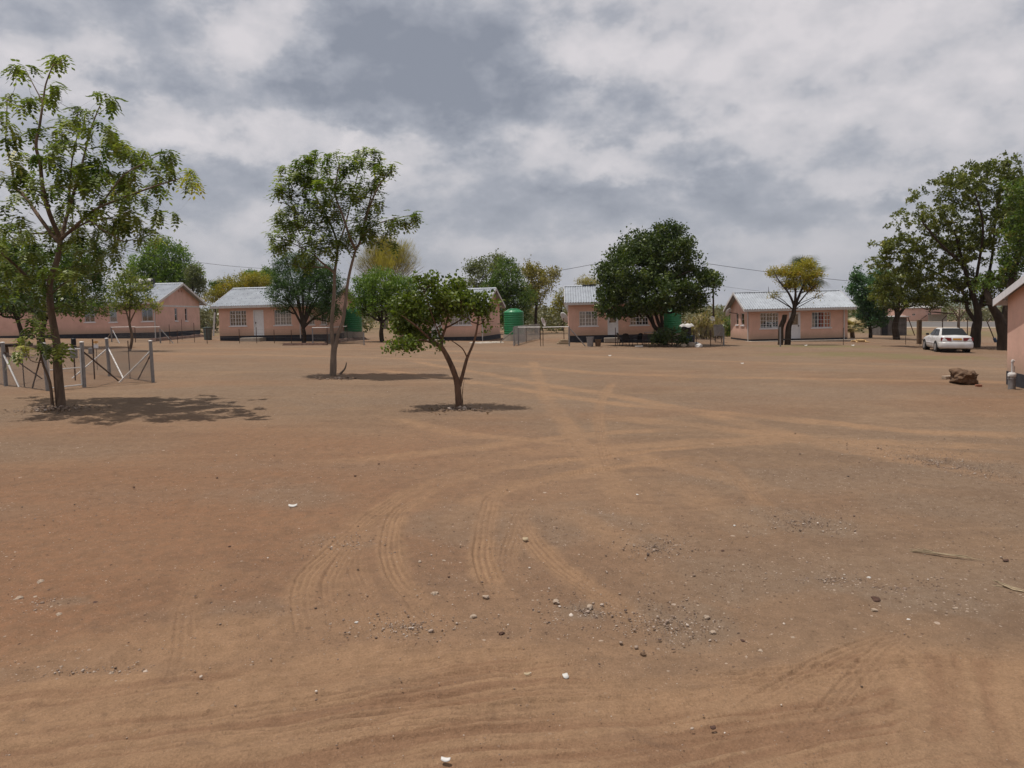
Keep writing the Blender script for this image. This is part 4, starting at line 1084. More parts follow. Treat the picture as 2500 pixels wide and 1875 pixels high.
def T_B():
    b = G(818, 917); Y = b.y
    stems = [
        (st([(812, 917), (814, 880), (816, 845)], Y), .145, .115, None),
        (st([(814, 850), (810, 792), (816, 710), (817, 666), (824, 600, .2), (803, 539, .3), (770, 480, .4), (755, 430, .4)], Y), .085, .02, 0),
        (st([(818, 850), (826, 815), (839, 774), (850, 684), (868, 611), (878, 590), (900, 503, .4), (915, 440, .5)], Y), .085, .02, 0),
        (st([(817, 666), (781, 637, -.3), (763, 619, -.5), (727, 600, -.6), (672, 575, -.8)], Y), .045, .012, 1),
        (st([(803, 539, .3), (756, 543, 0), (701, 499, -.3), (680, 495, -.4)], Y), .035, .013, 1),
        (st([(868, 611), (853, 575, -.6), (835, 521, -.9), (817, 467, -1.1), (830, 400, -1.2)], Y), .06, .014, 2),
        (st([(889, 540, .2), (918, 467, -.4), (947, 420, -.7)], Y), .04, .013, 2),
        (st([(875, 595), (904, 557, -.4), (944, 539, -.8), (1009, 524, -1)], Y), .045, .011, 2),
        (st([(824, 600, .2), (840, 560, 1), (860, 480, 1.2), (880, 400, 1.3)], Y), .045, .012, 1),
        (st([(830, 905), (842, 900), (846, 885)], Y), .05, .02, None),
    ]
    bl = [(690, 465, 28, 28, -.3), (695, 580, 44, 34, -.6), (725, 440, 46, 55, .2), (770, 415, 50, 46, .4), (830, 395, 55, 28, -.8), (890, 388, 48, 32, .5), (945, 408, 30, 20, -.6), (755, 520, 66, 54, 0), (710, 530, 44, 40, .4), (680, 600, 18, 18, 0), (660, 575, 12, 14, -.6),
          (825, 470, 70, 60, -.6), (905, 480, 50, 55, .4), (780, 590, 70, 45, -.5), (850, 565, 65, 50, 0), (930, 555, 45, 28, -.6), (980, 535, 34, 20, -1), (1015, 522, 10, 14, -1, 2.0), (750, 640, 36, 26, -.4), (940, 600, 40, 20, .3, .6)]
    tree('pod_tree', 'tall twin trunked tree with airy crown in the middle left of the yard', b, stems, bl, 'B', 'rosette', 480, 'bark2', 'young pod trees standing on the bare yard', seed=8,
         tipr=.005, shell=.45, slim=.88, leafkw=dict(nleaf=6, length=.26, pairs=3, ll=.125, lw=.075, droop=.1))

def T_C():
    b = G(1120, 994); Y = b.y
    stems = [
        (st([(1120, 994), (1119, 965), (1117, 945), (1111, 915), (1096, 880), (1078, 848), (1060, 839, -.1)], Y), .088, .05, None),
        (st([(1118, 950), (1125, 931), (1138, 882), (1143, 868), (1159, 828), (1168, 777), (1170, 732, .1)], Y), .05, .014, 0),
        (st([(1078, 848), (1040, 818, .3), (1000, 790, .5), (955, 755, .7)], Y), .035, .012, 0),
        (st([(1078, 848), (1080, 823, .2), (1088, 800, .2), (1092, 777, .2), (1105, 730, .2)], Y), .04, .012, 0),
        (st([(1060, 839, -.1), (1028, 830, -.3), (990, 838, -.6)], Y), .028, .011, 0),
        (st([(1079, 830, .1), (1062, 790, -.2), (1046, 743, -.3), (1024, 681, -.3)], Y), .02, .008, 0),
        (st([(1140, 872), (1128, 850, -.2), (1100, 830, -.4)], Y), .02, .009, 1),
        (st([(1060, 839), (1020, 800, -.6), (980, 770, -.9)], Y), .03, .01, 0),
        (st([(1090, 800, .2), (1125, 780, .5), (1150, 750, .8)], Y), .02, .009, 3),
        (st([(1165, 795), (1185, 786, -.2), (1205, 785, -.3)], Y), .014, .007, 1),
        (st([(1128, 990), (1130, 950), (1134, 925)], Y), .009, .004, None),
        (st([(1131, 990), (1127, 940), (1122, 915)], Y), .008, .004, None),
    ]
    bl = [(1080, 728, 85, 36, 0), (1000, 745, 50, 36, 0), (975, 790, 32, 24, .3), (990, 838, 42, 13, -.5, 1.6), (1050, 690, 34, 20, -.2), (1113, 695, 36, 20, .2), (1160, 735, 46, 30, 0), (1185, 755, 26, 20, 0),
          (1040, 775, 70, 26, .3), (1110, 755, 60, 24, .4), (1022, 683, 8, 8, -.3), (960, 850, 14, 12, -.6, .6), (1060, 842, 20, 8, -.3, .5), (1000, 808, 44, 22, .3), (1045, 815, 30, 12, .2), (1195, 800, 12, 12, -.2, .5)]
    tree('forked_tree', 'low spreading tree with a leaning forked trunk in the middle of the yard', b, stems, bl, 'C', 'clump', 470, 'barkr', None, seed=4, tipr=.0035, shell=.2, bend=.22,
         leafkw=dict(n=17, spread=.16, size=.085, asp=.75, mean=.42))

def T_D():
    b = G(1622, 843); Y = b.y
    stems = [
        (st([(1625, 843), (1618, 815), (1596, 795), (1586, 756), (1570, 700, -.5), (1540, 640, -1)], Y), .20, .07, None),
        (st([(1618, 815), (1603, 775), (1599, 740), (1600, 680, .8), (1610, 600, 1)], Y), .13, .06, 0),
        (st([(1620, 812), (1614, 770), (1618, 740), (1650, 680, -.8), (1690, 660, -1)], Y), .12, .06, 0),
        (st([(1596, 795), (1560, 740, .5), (1510, 700, 1)], Y), .1, .04, 0),
        (st([(1614, 770), (1660, 720, 1), (1720, 690, 1.5)], Y), .1, .04, 2),
    ]
    bl = [(1590, 605, 105, 45, 0), (1545, 660, 90, 70, -.5), (1635, 630, 75, 70, 0), (1500, 690, 48, 60, 0), (1482, 735, 34, 40, -.5), (1700, 690, 55, 42, 0), (1738, 682, 22, 22, 0), (1600, 715, 115, 48, -1, 1.2),
          (1690, 735, 45, 26, .5), (1520, 765, 34, 16, -.8, 1.4), (1625, 562, 50, 18, 0, 1.2), (1575, 745, 60, 18, -1.5), (1650, 752, 40, 14, -1), (1468, 655, 20, 14, 0, .8)]
    tree('fig_tree', 'big dense dark green round crowned tree shading chairs before a pink house', b, stems, bl, 'D', 'clump', 1150, 'barkd', None, seed=5, shell=.5, tipr=.012,
         leafkw=dict(n=34, spread=.36, size=.19, asp=.65, mean=.45))
    bb_ = G(1640, 846)
    tree('shrub', 'dark shrub growing round the foot of the big dark tree', bb_, [(st([(1640, 846), (1640, 820)], bb_.y), .04, .02, None)],
         [(1640, 822, 45, 20, 0), (1610, 828, 22, 14, -.3), (1672, 832, 22, 10, 0)], 'D', 'clump', 80, 'barkd', cat='shrub', seed=9, leafkw=dict(n=30, spread=.3, size=.16, asp=.5, mean=.3))

def T_E():
    b = G(2377, 848); Y = b.y
    stems = [
        (st([(2380, 848), (2382, 810), (2388, 780), (2385, 750), (2375, 720), (2350, 640, -1), (2330, 560, -1.5)], Y), .36, .05, None),
        (st([(2384, 790), (2362, 755, .3), (2358, 730, .5), (2330, 690, 1), (2250, 650, 1.5), (2180, 630, 2)], Y), .12, .04, 0),
        (st([(2386, 765), (2400, 720, .5), (2420, 640, 1), (2430, 540, 1.5), (2440, 460, 1.5)], Y), .13, .04, 0),
        (st([(2376, 722), (2390, 640, -1), (2400, 550, -2), (2380, 470, -2.5)], Y), .10, .04, 0),
        (st([(2355, 650, -1), (2300, 600, -2), (2250, 540, -2.5)], Y), .1, .035, 0),
        (st([(2400, 720, .5), (2450, 660, 2), (2500, 600, 3)], Y), .1, .035, 2),
    ]
    bl = [(2440, 445, 75, 50, 0), (2350, 470, 62, 45, -1), (2275, 530, 62, 42, -1.5), (2212, 600, 52, 36, 0), (2300, 615, 100, 60, 0), (2420, 560, 95, 90, 0), (2210, 670, 80, 40, 1), (2320, 690, 90, 30, .5), (2430, 690, 60, 30, 0),
          (2490, 500, 60, 90, 1), (2150, 640, 24, 30, 1), (2400, 410, 60, 18, 0), (2330, 440, 50, 20, 0), (2170, 610, 20, 26, 0), (2165, 715, 50, 28, 2), (2255, 728, 60, 20, 1.5), (2345, 728, 50, 18, 1), (2425, 728, 36, 18, .5)]
    et = [(2184, 528), (2165, 553), (2165, 583), (2132, 595), (2150, 599), (2119, 637), (2192, 555), (2226, 465), (2213, 493), (2203, 512), (2210, 535), (2245, 478), (2253, 459), (2278, 445), (2291, 449), (2301, 434), (2313, 440), (2341, 415), (2368, 407), (2387, 409), (2408, 405), (2427, 394), (2449, 394), (2464, 397), (2481, 382), (2491, 397), (2355, 425), (2270, 470), (2235, 520), (2180, 600), (2225, 490), (2325, 430)]
    ex = tips_at(et, Y, 3, 1.5, .05) + tips_at(et, Y, 4, 2.5, .25)
    tree('shade_tree', 'huge spreading shade tree over the white car at the right', b, stems, bl, 'E', 'clump', 1700, 'barkd', None, seed=6, shell=.35, tipr=.013, bend=.25, extra_tips=ex,
         leafkw=dict(n=22, spread=.17, size=.18, asp=.6, mean=.52))

def T_F():
    b = G(2450, 855); Y = b.y
    stems = [
        (st([(2452, 855), (2450, 815), (2440, 780), (2422, 748), (2400, 690, .5)], Y), .42, .14, None),
        (st([(2450, 815), (2456, 770), (2462, 720), (2480, 640), (2500, 540)], Y), .32, .1, None),
        (st([(2430, 762), (2418, 745, -.3), (2405, 742, -.4)], Y), .05, .03, 0),
    ]
    bl = [(2485, 640, 45, 60, 0), (2520, 560, 60, 90, 0), (2540, 470, 60, 60, 0), (2475, 470, 20, 40, -1), (2480, 560, 30, 40, -1), (2410, 690, 40, 24, .5, .6)]
    tree('shade_tree', 'fresh green leafed tree with split dark trunk just left of the nearest house', b, stems, bl, 'mid', 'clump', 420, 'barkd', None, seed=7, shell=.4, tipr=.012,
         leafkw=dict(n=26, spread=.3, size=.17, asp=.6, mean=.55))

def bgtree(name, label, base_px, fork, blobs, leaf, n, seed, r0=.2, bark='barkd', Y=None, kw=None, shell=.45, group='trees behind the houses', limbs=3, tipr=.014, cat='tree', bend=.2):
    b = G(*base_px) if Y is None else P(base_px[0], base_px[1], Y)
    if Y is not None: b.z = gz(b.x)
    F_ = P(fork[0], fork[1], b.y)
    rs = random.Random(seed)
    mid = (Vector(b) + F_) / 2 + Vector((rs.uniform(-.2, .2), 0, 0))
    stems = [([Vector(b), mid, F_], r0, r0 * .7, None)]
    bb_ = sorted(blobs, key=lambda q: -q[2] * q[3])[:limbs]
    for q in bb_:
        c = P(q[0], q[1], b.y + (q[4] if len(q) > 4 else 0))
        m = (F_ + c) / 2 + Vector((0, 0, (c - F_).length * .08))
        stems.append(([F_, m, c], r0 * .5, r0 * .16, 0))
    k = dict(n=26, spread=.45, size=.26, asp=.5, mean=.45)
    if kw: k.update(kw)
    return tree(name, label, b, stems, blobs, leaf, 'clump', n, bark, group, cat, seed, shell=shell, tipr=tipr, leafkw=k, minr=.012, bend=bend)

def trees_all():
    T_A(); T_B(); T_C(); T_D(); T_E(); T_F()
    # left group behind the tall tree
    bgtree('broad_tree', 'dark green broad tree with black trunk behind the tallest tree', (106, 849), (108, 785), [(110, 660, 120, 70, 0), (190, 690, 80, 70, 0), (200, 620, 60, 45, 0), (90, 730, 110, 38, -1), (200, 750, 80, 24, -1), (40, 620, 60, 60, 0)], 'mid', 900, 21, .20, group=None,
           kw=dict(n=26, spread=.32, size=.17), tipr=.012)
    bgtree('broad_tree', 'green tree at the left frame edge behind the tallest tree', (48, 845), (46, 790), [(10, 680, 80, 90, 0), (40, 740, 60, 40, 0), (-40, 640, 60, 80, 0)], 'mid', 480, 22, .18, group=None, kw=dict(n=26, spread=.32, size=.17), tipr=.012)
    bgtree('sapling', 'small light green tree before the long house, between the pen and the rail gate', (315, 857), (316, 790), [(320, 700, 45, 34, 0), (300, 735, 50, 28, 0), (345, 740, 44, 22, 0), (320, 675, 26, 22, 0), (385, 750, 14, 9, 0), (285, 700, 20, 22, 0)], 'A', 190, 23, .09, 'bark', group=None,
           kw=dict(n=20, spread=.24, size=.15, asp=.5, mean=.5), tipr=.008, limbs=4)
    bgtree('feathery_tree', 'dark feathery many stemmed tree in front of the barred window of a pink house', (741, 838), (740, 800), [(720, 680, 62, 40, 0), (770, 720, 66, 50, 0), (690, 720, 42, 40, 0), (700, 640, 26, 26, 0), (740, 640, 24, 26, 0), (800, 690, 40, 50, 0), (800, 760, 40, 26, 0), (770, 660, 34, 26, 0), (680, 650, 10, 24, 0)],
           'feather', 800, 24, .17, 'barkd', group=None, kw=dict(n=34, spread=.34, size=.17, asp=.3, mean=.42), limbs=8, tipr=.012)
    # behind the houses
    bgtree('acacia', 'bright green billowing tree rising behind the long house', (400, 775), (400, 720), [(400, 630, 60, 45, 0), (350, 660, 46, 40, 0), (440, 670, 50, 40, 0), (395, 690, 80, 35, 0), (385, 598, 34, 18, 0), (330, 700, 30, 30, 0)], 'bright', 520, 31, .3, Y=88,
           kw=dict(n=34, spread=.6, size=.34, asp=.35, mean=.35))
    bgtree('acacia', 'grey green tree leaning right behind the gable of the long house', (470, 775), (470, 730), [(475, 680, 22, 34, 0), (488, 700, 14, 26, 0), (470, 660, 12, 12, 0)], 'grey', 120, 32, .15, Y=86, kw=dict(n=22, spread=.45, size=.26))
    bgtree('flat_acacia', 'yellow flat topped thorn tree behind the second house', (590, 780), (590, 735), [(590, 690, 66, 22, 0), (560, 710, 50, 20, 0), (630, 685, 40, 20, 0), (520, 725, 26, 14, 0)], 'yellow', 320, 33, .25, Y=92, kw=dict(n=34, spread=.5, size=.28, asp=.3, mean=.35))
    bgtree('acacia', 'green tree right of the yellow flat topped thorn tree', (640, 780), (640, 730), [(640, 680, 36, 22, 0), (655, 666, 14, 16, 0), (610, 670, 16, 10, 0)], 'bright', 130, 34, .2, Y=100, kw=dict(n=28, spread=.5, size=.3))
    bgtree('acacia', 'dark little tree top left of the yellow thorn tree', (525, 780), (525, 735), [(528, 700, 16, 14, 0), (540, 690, 8, 6, 0)], 'mid', 45, 35, .14, Y=105)
    # fan of rising bare yellow twigs
    b = P(940, 790, 108); b.z = gz(b.x); rs = random.Random(5); stems = [([b, P(945, 730, 108)], .4, .34, None)]
    for k in range(34):
        a = rad(-78 + 156 * k / 33); r = 95 * rs.uniform(.75, 1.05); dy = rs.uniform(-2.5, 2.5)
        e = (950 + math.sin(a) * r, 690 - math.cos(a) * r * 1.05 + 14)
        stems.append(([P(945, 730, 108), P(947 + math.sin(a) * r * .4, 712 - math.cos(a) * r * .42, 108 + dy * .5), P(e[0], e[1], 108 + dy)], .07, .02, 0))
    tree('broom_tree', 'tall fan shaped tree of bare yellowish twigs behind the houses', b, stems, [(950, 640, 80, 50, 0), (900, 650, 40, 45, 0), (985, 640, 36, 46, 0), (930, 610, 50, 26, 0)], 'olive', 'clump', 330, 'bark2', 'trees behind the houses', seed=12, shell=.3, tipr=.02, bend=.05,
         leafkw=dict(n=42, spread=.8, size=.9, asp=.05, mean=.5, radial=P(945, 745, 108)))
    bgtree('acacia', 'bushy fresh green tree between the tank and the low forked tree', (933, 834), (933, 790), [(930, 700, 58, 48, 0), (890, 720, 40, 48, 0), (975, 715, 40, 45, 0), (930, 745, 76, 30, 0), (1012, 742, 30, 34, 0), (1000, 700, 22, 26, 0)], 'bright', 620, 36, .2, Y=57.3,
           kw=dict(n=32, spread=.34, size=.2, asp=.35, mean=.38), group='trees behind the houses')
    bgtree('acacia', 'thin crowned grey green tree left of the twin crowned tree behind the gable', (1190, 790), (1190, 730), [(1185, 650, 50, 30, 0), (1150, 655, 20, 20, 0), (1215, 640, 26, 24, 0), (1165, 690, 34, 26, 0)], 'grey', 230, 37, .22, Y=84, kw=dict(n=18, spread=.5, size=.24, asp=.6), shell=.3, tipr=.02)
    bgtree('acacia', 'rich green dense tree rising behind the tank and gable in the middle', (1240, 800), (1240, 760), [(1235, 690, 52, 50, 0), (1255, 730, 60, 40, 0), (1210, 720, 40, 40, 0), (1235, 645, 24, 16, 0), (1250, 775, 60, 18, 0)], 'mid', 520, 38, .24, Y=78, kw=dict(n=32, spread=.42, size=.25, asp=.45))
    bgtree('acacia', 'olive tree with thin right hand crown left of the zinc roof', (1310, 795), (1310, 745), [(1320, 680, 42, 40, 0), (1300, 720, 38, 34, 0), (1350, 670, 14, 22, 0), (1290, 660, 30, 22, 0)], 'olive', 260, 39, .2, Y=82, kw=dict(n=22, spread=.5, size=.25, asp=.5, mean=.25), shell=.3, tipr=.02)
    bgtree('acacia', 'small pale tree peeping left of the zinc roof behind the dark tree', (1372, 790), (1372, 760), [(1370, 725, 16, 24, 0), (1360, 750, 24, 16, 0)], 'yellow', 60, 40, .12, Y=95, kw=dict(n=22, spread=.5, size=.26, mean=.2))
    bgtree('acacia', 'wispy yellow green tree top above the zinc roof at the dark tree', (1450, 790), (1450, 740), [(1455, 695, 34, 14, 0), (1430, 688, 24, 9, 0)], 'olive', 80, 41, .16, Y=86, kw=dict(n=28, spread=.6, size=.4, asp=.12, mean=.5))
    # lopped yellow tree
    b = G(1912, 842); Y = b.y
    stems = [(st([(1922, 843), (1924, 815), (1928, 790), (1937, 769), (1940, 748)], Y), .23, .14, None),
             (st([(1905, 843), (1906, 815), (1909, 792), (1915, 778), (1916, 768)], Y), .19, .17, None),
             (st([(1940, 750), (1925, 715, -.3), (1905, 690, -.5), (1890, 665, -.6)], Y), .09, .02, 0), (st([(1940, 750), (1942, 710), (1935, 670), (1930, 650)], Y), .1, .02, 0),
             (st([(1940, 750), (1958, 705, .4), (1970, 670, .5), (1975, 640, .5)], Y), .1, .02, 0), (st([(1940, 752), (1975, 710, -.4), (2000, 690, -.6)], Y), .06, .015, 0),
             (st([(1938, 756), (1905, 735, .3), (1880, 720, .4), (1876, 700, .4)], Y), .045, .012, 0), (st([(1940, 755), (1985, 730, .3), (2020, 712, .4)], Y), .03, .008, 0), (st([(1938, 757), (1900, 725, -.6), (1885, 735, -.8)], Y), .03, .01, 0),
             (st([(1944, 745), (1990, 725, -.5), (2012, 730, -.6)], Y), .025, .008, 0)]
    tree('lopped_tree', 'thick lopped trunk with yellow green regrowth in front of the red curtain house', b, stems,
         [(1900, 665, 30, 13, 0), (1932, 664, 36, 20, 0), (1970, 645, 24, 16, 0), (1965, 675, 36, 20, 0), (1995, 668, 16, 16, 0), (1925, 692, 34, 13, 0), (1985, 700, 26, 12, 0), (1880, 668, 10, 8, 0), (1893, 722, 18, 14, 0, .25), (2000, 722, 26, 10, 0, .12)], 'yellow', 'clump', 360, 'barkd', None,
         seed=13, shell=.2, tipr=.008, leafkw=dict(n=24, spread=.27, size=.14, asp=.4, mean=.5))
    bgtree('broad_tree', 'blue green dense tree right of the red curtain house', (2125, 820), (2122, 790), [(2108, 705, 32, 44, 0), (2135, 735, 40, 40, 0), (2092, 672, 12, 22, 0), (2118, 775, 32, 26, 0), (2083, 705, 12, 10, 0), (2150, 690, 30, 40, 0), (2150, 775, 22, 22, 0)], 'blue', 420, 42, .18, group=None, Y=66,
           kw=dict(n=30, spread=.36, size=.2, asp=.6))
    bgtree('broad_tree', 'olive crowned tree with dark trunk in front of the sheet metal shack', (2190, 822), (2190, 775), [(2200, 690, 60, 40, 0), (2240, 720, 60, 26, 0), (2180, 735, 44, 24, 0), (2280, 735, 40, 20, 0)], 'E', 380, 43, .3, group=None, Y=62, kw=dict(n=24, spread=.36, size=.18, asp=.5, mean=.3), tipr=.016)
    bgtree('bare_tree', 'small nearly leafless tree seen behind the car roof', (2341, 805), (2341, 780), [(2345, 735, 28, 22, 0), (2315, 745, 18, 14, 0), (2372, 745, 16, 16, 0)], 'grey', 110, 44, .16, 'bark', Y=72, group=None, kw=dict(n=5, spread=.35, size=.12), tipr=.016, limbs=3)
    # palm behind the red curtain house
    def palm(name, label, c, trunk_base, R_, n, leaf, droop, seed, len_=1.5):
        rs = np.random.default_rng(seed); b = Vector(trunk_base); t = thing(name, label, 'palm', tuple(b))
        sk = Skel(); sk.line([np.array(b) - np.array([0, 0, .1]), (np.array(b) + np.array(c)) / 2, np.array(c)], [.22, .2, .18])
        V, F = sk.mesh(); np_mesh('trunk', V - np.array(b), F, M['bark'], t, smooth=True)
        Vs = []; Fs = []; tt = []
        for k in range(n):
            az = rs.uniform(0, 2 * np.pi); el = rs.uniform(*droop); d = np.array([np.cos(az) * np.cos(el), np.sin(az) * np.cos(el), np.sin(el)])
            L0 = len_ * rs.uniform(.6, 1.1); hub = np.array(c) + d * L0 * .45; side = np.cross(d, [0, 0, 1]); side /= np.linalg.norm(side) + 1e-6; up = np.cross(side, d); tv = rs.uniform(0, 1)
            m = len(Vs); Vs += [np.array(c), np.array(c) + side * .03, hub + side * .02, hub]; Fs.append((m, m + 1, m + 2, m + 3)); tt.append(tv)
            for j in range(15):
                a = rad(-75 + 150 * j / 14); q = d * math.cos(a) + side * math.sin(a); w = np.cross(q, up) * .035
                tip = hub + q * L0 * .6 + np.array([0, 0, -.12 * L0]); m = len(Vs)
                Vs += [hub, hub + q * L0 * .3 + w, tip, hub + q * L0 * .3 - w]; Fs.append((m, m + 1, m + 2, m + 3)); tt.append(np.clip(tv + rs.normal(0, .1), 0, 1))
        np_mesh('crown', np.array(Vs) - np.array(b), np.array(Fs), L[leaf], t, tint=tt)
    b = P(1960, 800, 68); b.z = gz(b.x)
    palm('palm_tree', 'dark fan palm rising behind the zinc roof and yellow tree', P(1966, 676, 68), b, 1.6, 60, 'palm', (-.7, 1.5), 3, 2.5)
    b = G(2082, 826)
    palm('palm_bush', 'low dry yellow fan palm right of the red curtain house', P(2078, 800, b.y), b, 1.5, 34, 'palmdry', (-.4, 1.2), 4, 1.25)

    # reeds and bushes between the houses: each clump its own plant
    for i, (px, py, w, h_, lf, lab) in enumerate([
            (1690, 826, 22, 46, 'dry', 'tall dry reed clump beside the black water drums'), (1718, 828, 24, 60, 'dry', 'tallest dry reed clump left of the fence corner bin'), (1750, 826, 20, 44, 'dry', 'dry brush clump behind the dark bin'),
            (1778, 822, 16, 40, 'mid', 'greenish bush against the left wall of the red curtain house'), (1735, 812, 40, 40, 'olive', 'wide olive bush standing behind the reed clumps')]):
        b = G(px, py); rs = np.random.default_rng(50 + i); t = thing('reed_clump', lab, 'bush', tuple(b), 0, 'bushes between the dark tree and the red curtain house')
        n = 800; ww = w / ppm(b.y); hh = h_ / ppm(b.y)
        pos = np.stack([rs.normal(0, ww * .45, n), rs.normal(0, ww * .5, n), np.abs(rs.normal(0, hh * .42, n))], 1) + np.array(b)
        pos[:, 2] = np.minimum(pos[:, 2], b.z + hh)
        W, F = instance(quad_leaf(1, .22), pos, rot_az_el(rs.uniform(0, 6.28, n), rs.uniform(.3, 1.5, n)), rs.uniform(.2, .55, n))
        np_mesh('foliage', W - np.array(b), F, L[lf], t, tint=np.clip(rs.normal(.45, .25, n), 0, 1))
        sk = MB()
        for k in range(7): sk.tube([(rs.normal(0, ww * .2), rs.normal(0, .2), -.05), (rs.normal(0, ww * .4), rs.normal(0, .3), hh * .8)], [.03, .01], 5)
        sk.build('stems', M['bark'], t)
    # far scrub: one mass
    rs = np.random.default_rng(77); V = []; Fq = []; tt = []; off = 0
    def mass(cx, cy, hgt, wid, n, size, mean):
        nonlocal off
        z0 = gz(cx); pos = rs.normal(size=(n, 3)); pos /= np.linalg.norm(pos, axis=1)[:, None]; pos *= rs.uniform(.5, 1, n)[:, None]
        pos = np.stack([cx + pos[:, 0] * wid, cy + pos[:, 1] * wid * .8, z0 + hgt * .45 + pos[:, 2] * hgt * .55], 1)
        W, F = instance(quad_leaf(1, .55), pos, rot_rand(rs, n), size * rs.uniform(.6, 1.3, n))
        V.append(W); Fq.append(F + off); off += len(W); tt.append(np.clip(rs.normal(mean, .1) + rs.normal(0, .18, n), 0, 1))
    for k in range(330):
        y = rs.uniform(112, 330); ang = rs.uniform(-.74, .74); x = y * ang
        if x / y > .42 and y < 165: continue
        s = .75 + y / 260
        mass(x, y, rs.uniform(1.8, 3.6) * s, rs.uniform(1.8, 4.5) * s, 170, .55 * s, rs.uniform(.2, .7))
    for k in range(60):                                   # nearer brush seen in the gaps between houses
        px = rs.choice([500, 515, 1010, 1040, 870, 1345, 1370, 1290, 1320, 2070, 2095, 1700, 1730, 1760, 20, 60, 130, 1240]); y = rs.uniform(84, 112)
        x = (px + rs.uniform(-14, 14) - 1250) / FPX * y
        mass(x, y, rs.uniform(1.8, 3.2), rs.uniform(1.2, 2.6), 200, .4, rs.uniform(.15, .6))
    o = np_mesh('scrub', np.concatenate(V), np.concatenate(Fq), L['scrub'], tint=np.concatenate(tt)); tag(o, 'olive and brown thorn scrub covering the land behind the houses', 'scrub', kind='stuff')
    # hills
    mb = MB(); xs = np.linspace(-2600, 2600, 120); V = []; Fc = []
    for i, x in enumerate(xs):
        hgt = 2 + 12 * fbm(np.array([x]), np.array([3.]), .0016, 4, 5)[0] * 2 + (8 if 400 < x < 1300 else 0) - SL * np.clip(x, -500, 500)
        V += [(x, 1700, -30), (x, 1900, hgt * .8), (x, 2100, hgt + 6), (x, 2600, -30)]
        if i: a = 4 * i - 4; b = 4 * i; Fc += [(a, b, b + 1, a + 1), (a + 1, b + 1, b + 2, a + 2), (a + 2, b + 2, b + 3, a + 3)]
    mb.add(V, Fc); tag(mb.build('hills', mat('wooded hill', (0.10, 0.12, 0.08), 0.95, 0.4, 0.01), None, smooth=True), kind='structure')
trees_all()
HAZE = 0.0001
# ---------------------------------------------------------------- helpers for small objects
import bmesh
def rock_mesh(name, size, seed, mat_, sub=2, rough=.25, parent=None, flat=.0, facets=False):
    bm = bmesh.new(); bmesh.ops.create_icosphere(bm, subdivisions=sub, radius=1)
    from mathutils import noise as mn
    for v in bm.verts:
        p = v.co.copy(); q = p * 1.1 + Vector((seed * 3.1, seed * 1.7, -seed))
        k = 1 + rough * mn.noise(q) * 2 + rough * .5 * mn.noise(q * 2.7) * 2 + rough * .25 * mn.noise(q * 6)
        c = p * k
        if facets: c = c / (abs(p.x) ** 5 + abs(p.y) ** 5 + abs(p.z) ** 6) ** .2 * .9
        v.co = Vector((c.x * size[0] / 2, c.y * size[1] / 2, c.z * size[2] / 2))
    me = bpy.data.meshes.new(name); bm.to_mesh(me); bm.free(); me.materials.append(mat_)
    o = bpy.data.objects.new(name, me); COL.objects.link(o)
    if parent is not None: o.parent = parent
    return o

def netting(mb, a, b, h0, h1, step=.09, r=.0022):
    """woven diamond netting between ground points a and b"""
    a = Vector(a); b = Vector(b); d = b - a; Lh = d.length; H = h1 - h0; n = int((Lh + H) / step)
    for sgn in (1, -1):
        for k in range(n + 1):
            s0 = k * step - (H if sgn > 0 else 0); pts = []
            u0, u1 = s0, s0 + sgn * H
            if sgn < 0: u0 = k * step
            za, zb = h0, h1; ua, ub = u0, u0 + sgn * H
            lo, hi = (ua, ub) if ua < ub else (ub, ua)
            if hi <= 0 or lo >= Lh: continue
            def z_at(u): return za + (zb - za) * (u - ua) / (ub - ua)
            c0 = max(0, min(Lh, ua)); c1 = max(0, min(Lh, ub))
            if abs(c0 - c1) < .02: continue
            mb.tube([a + d * (c0 / Lh) + Vector((0, 0, z_at(c0))), a + d * (c1 / Lh) + Vector((0, 0, z_at(c1)))], r, 3, False)

def wires(mb, a, b, hs, r=.003):
    for h in hs: mb.tube([Vector(a) + Vector((0, 0, h)), Vector(b) + Vector((0, 0, h))], r, 3, False)

def loc_(v, b): return Vector(v) - Vector(b)

def pipe_part(t, name, p0, p1, r, m, n=8, cap_mat=None):
    mb = MB(); b = t.location; mb.tube([Vector(p0) - b, Vector(p1) - b], r, n); return mb.build(name, M[m], t, smooth=False)

# ---------------------------------------------------------------- the small pen at the left
def post_from_px(t, x0, y0, x1, y1, r, m, name='post', cap=True):
    b = G(x0, y0); tp = P(x1, y1, b.y)
    o = pipe_part(t, name, b - Vector((0, 0, .1)), tp, r, m, 10)
    if cap:
        mb = MB(); mb.lathe([(0, .02), (r * .9, .012), (r + .008, 0), (r + .008, -.02), (r, -.022)], 10, tuple(tp - t.location)); mb.build('cap', M['galvlight'], o, smooth=True)
    return b, tp

def strut(t, xa, ya, Ya, xb, yb, r, m, name='brace'):
    a = P(xa, ya, Ya); b = G(xb, yb); pipe_part(t, name, a, b - Vector((0, 0, .03)), r, m, 8)

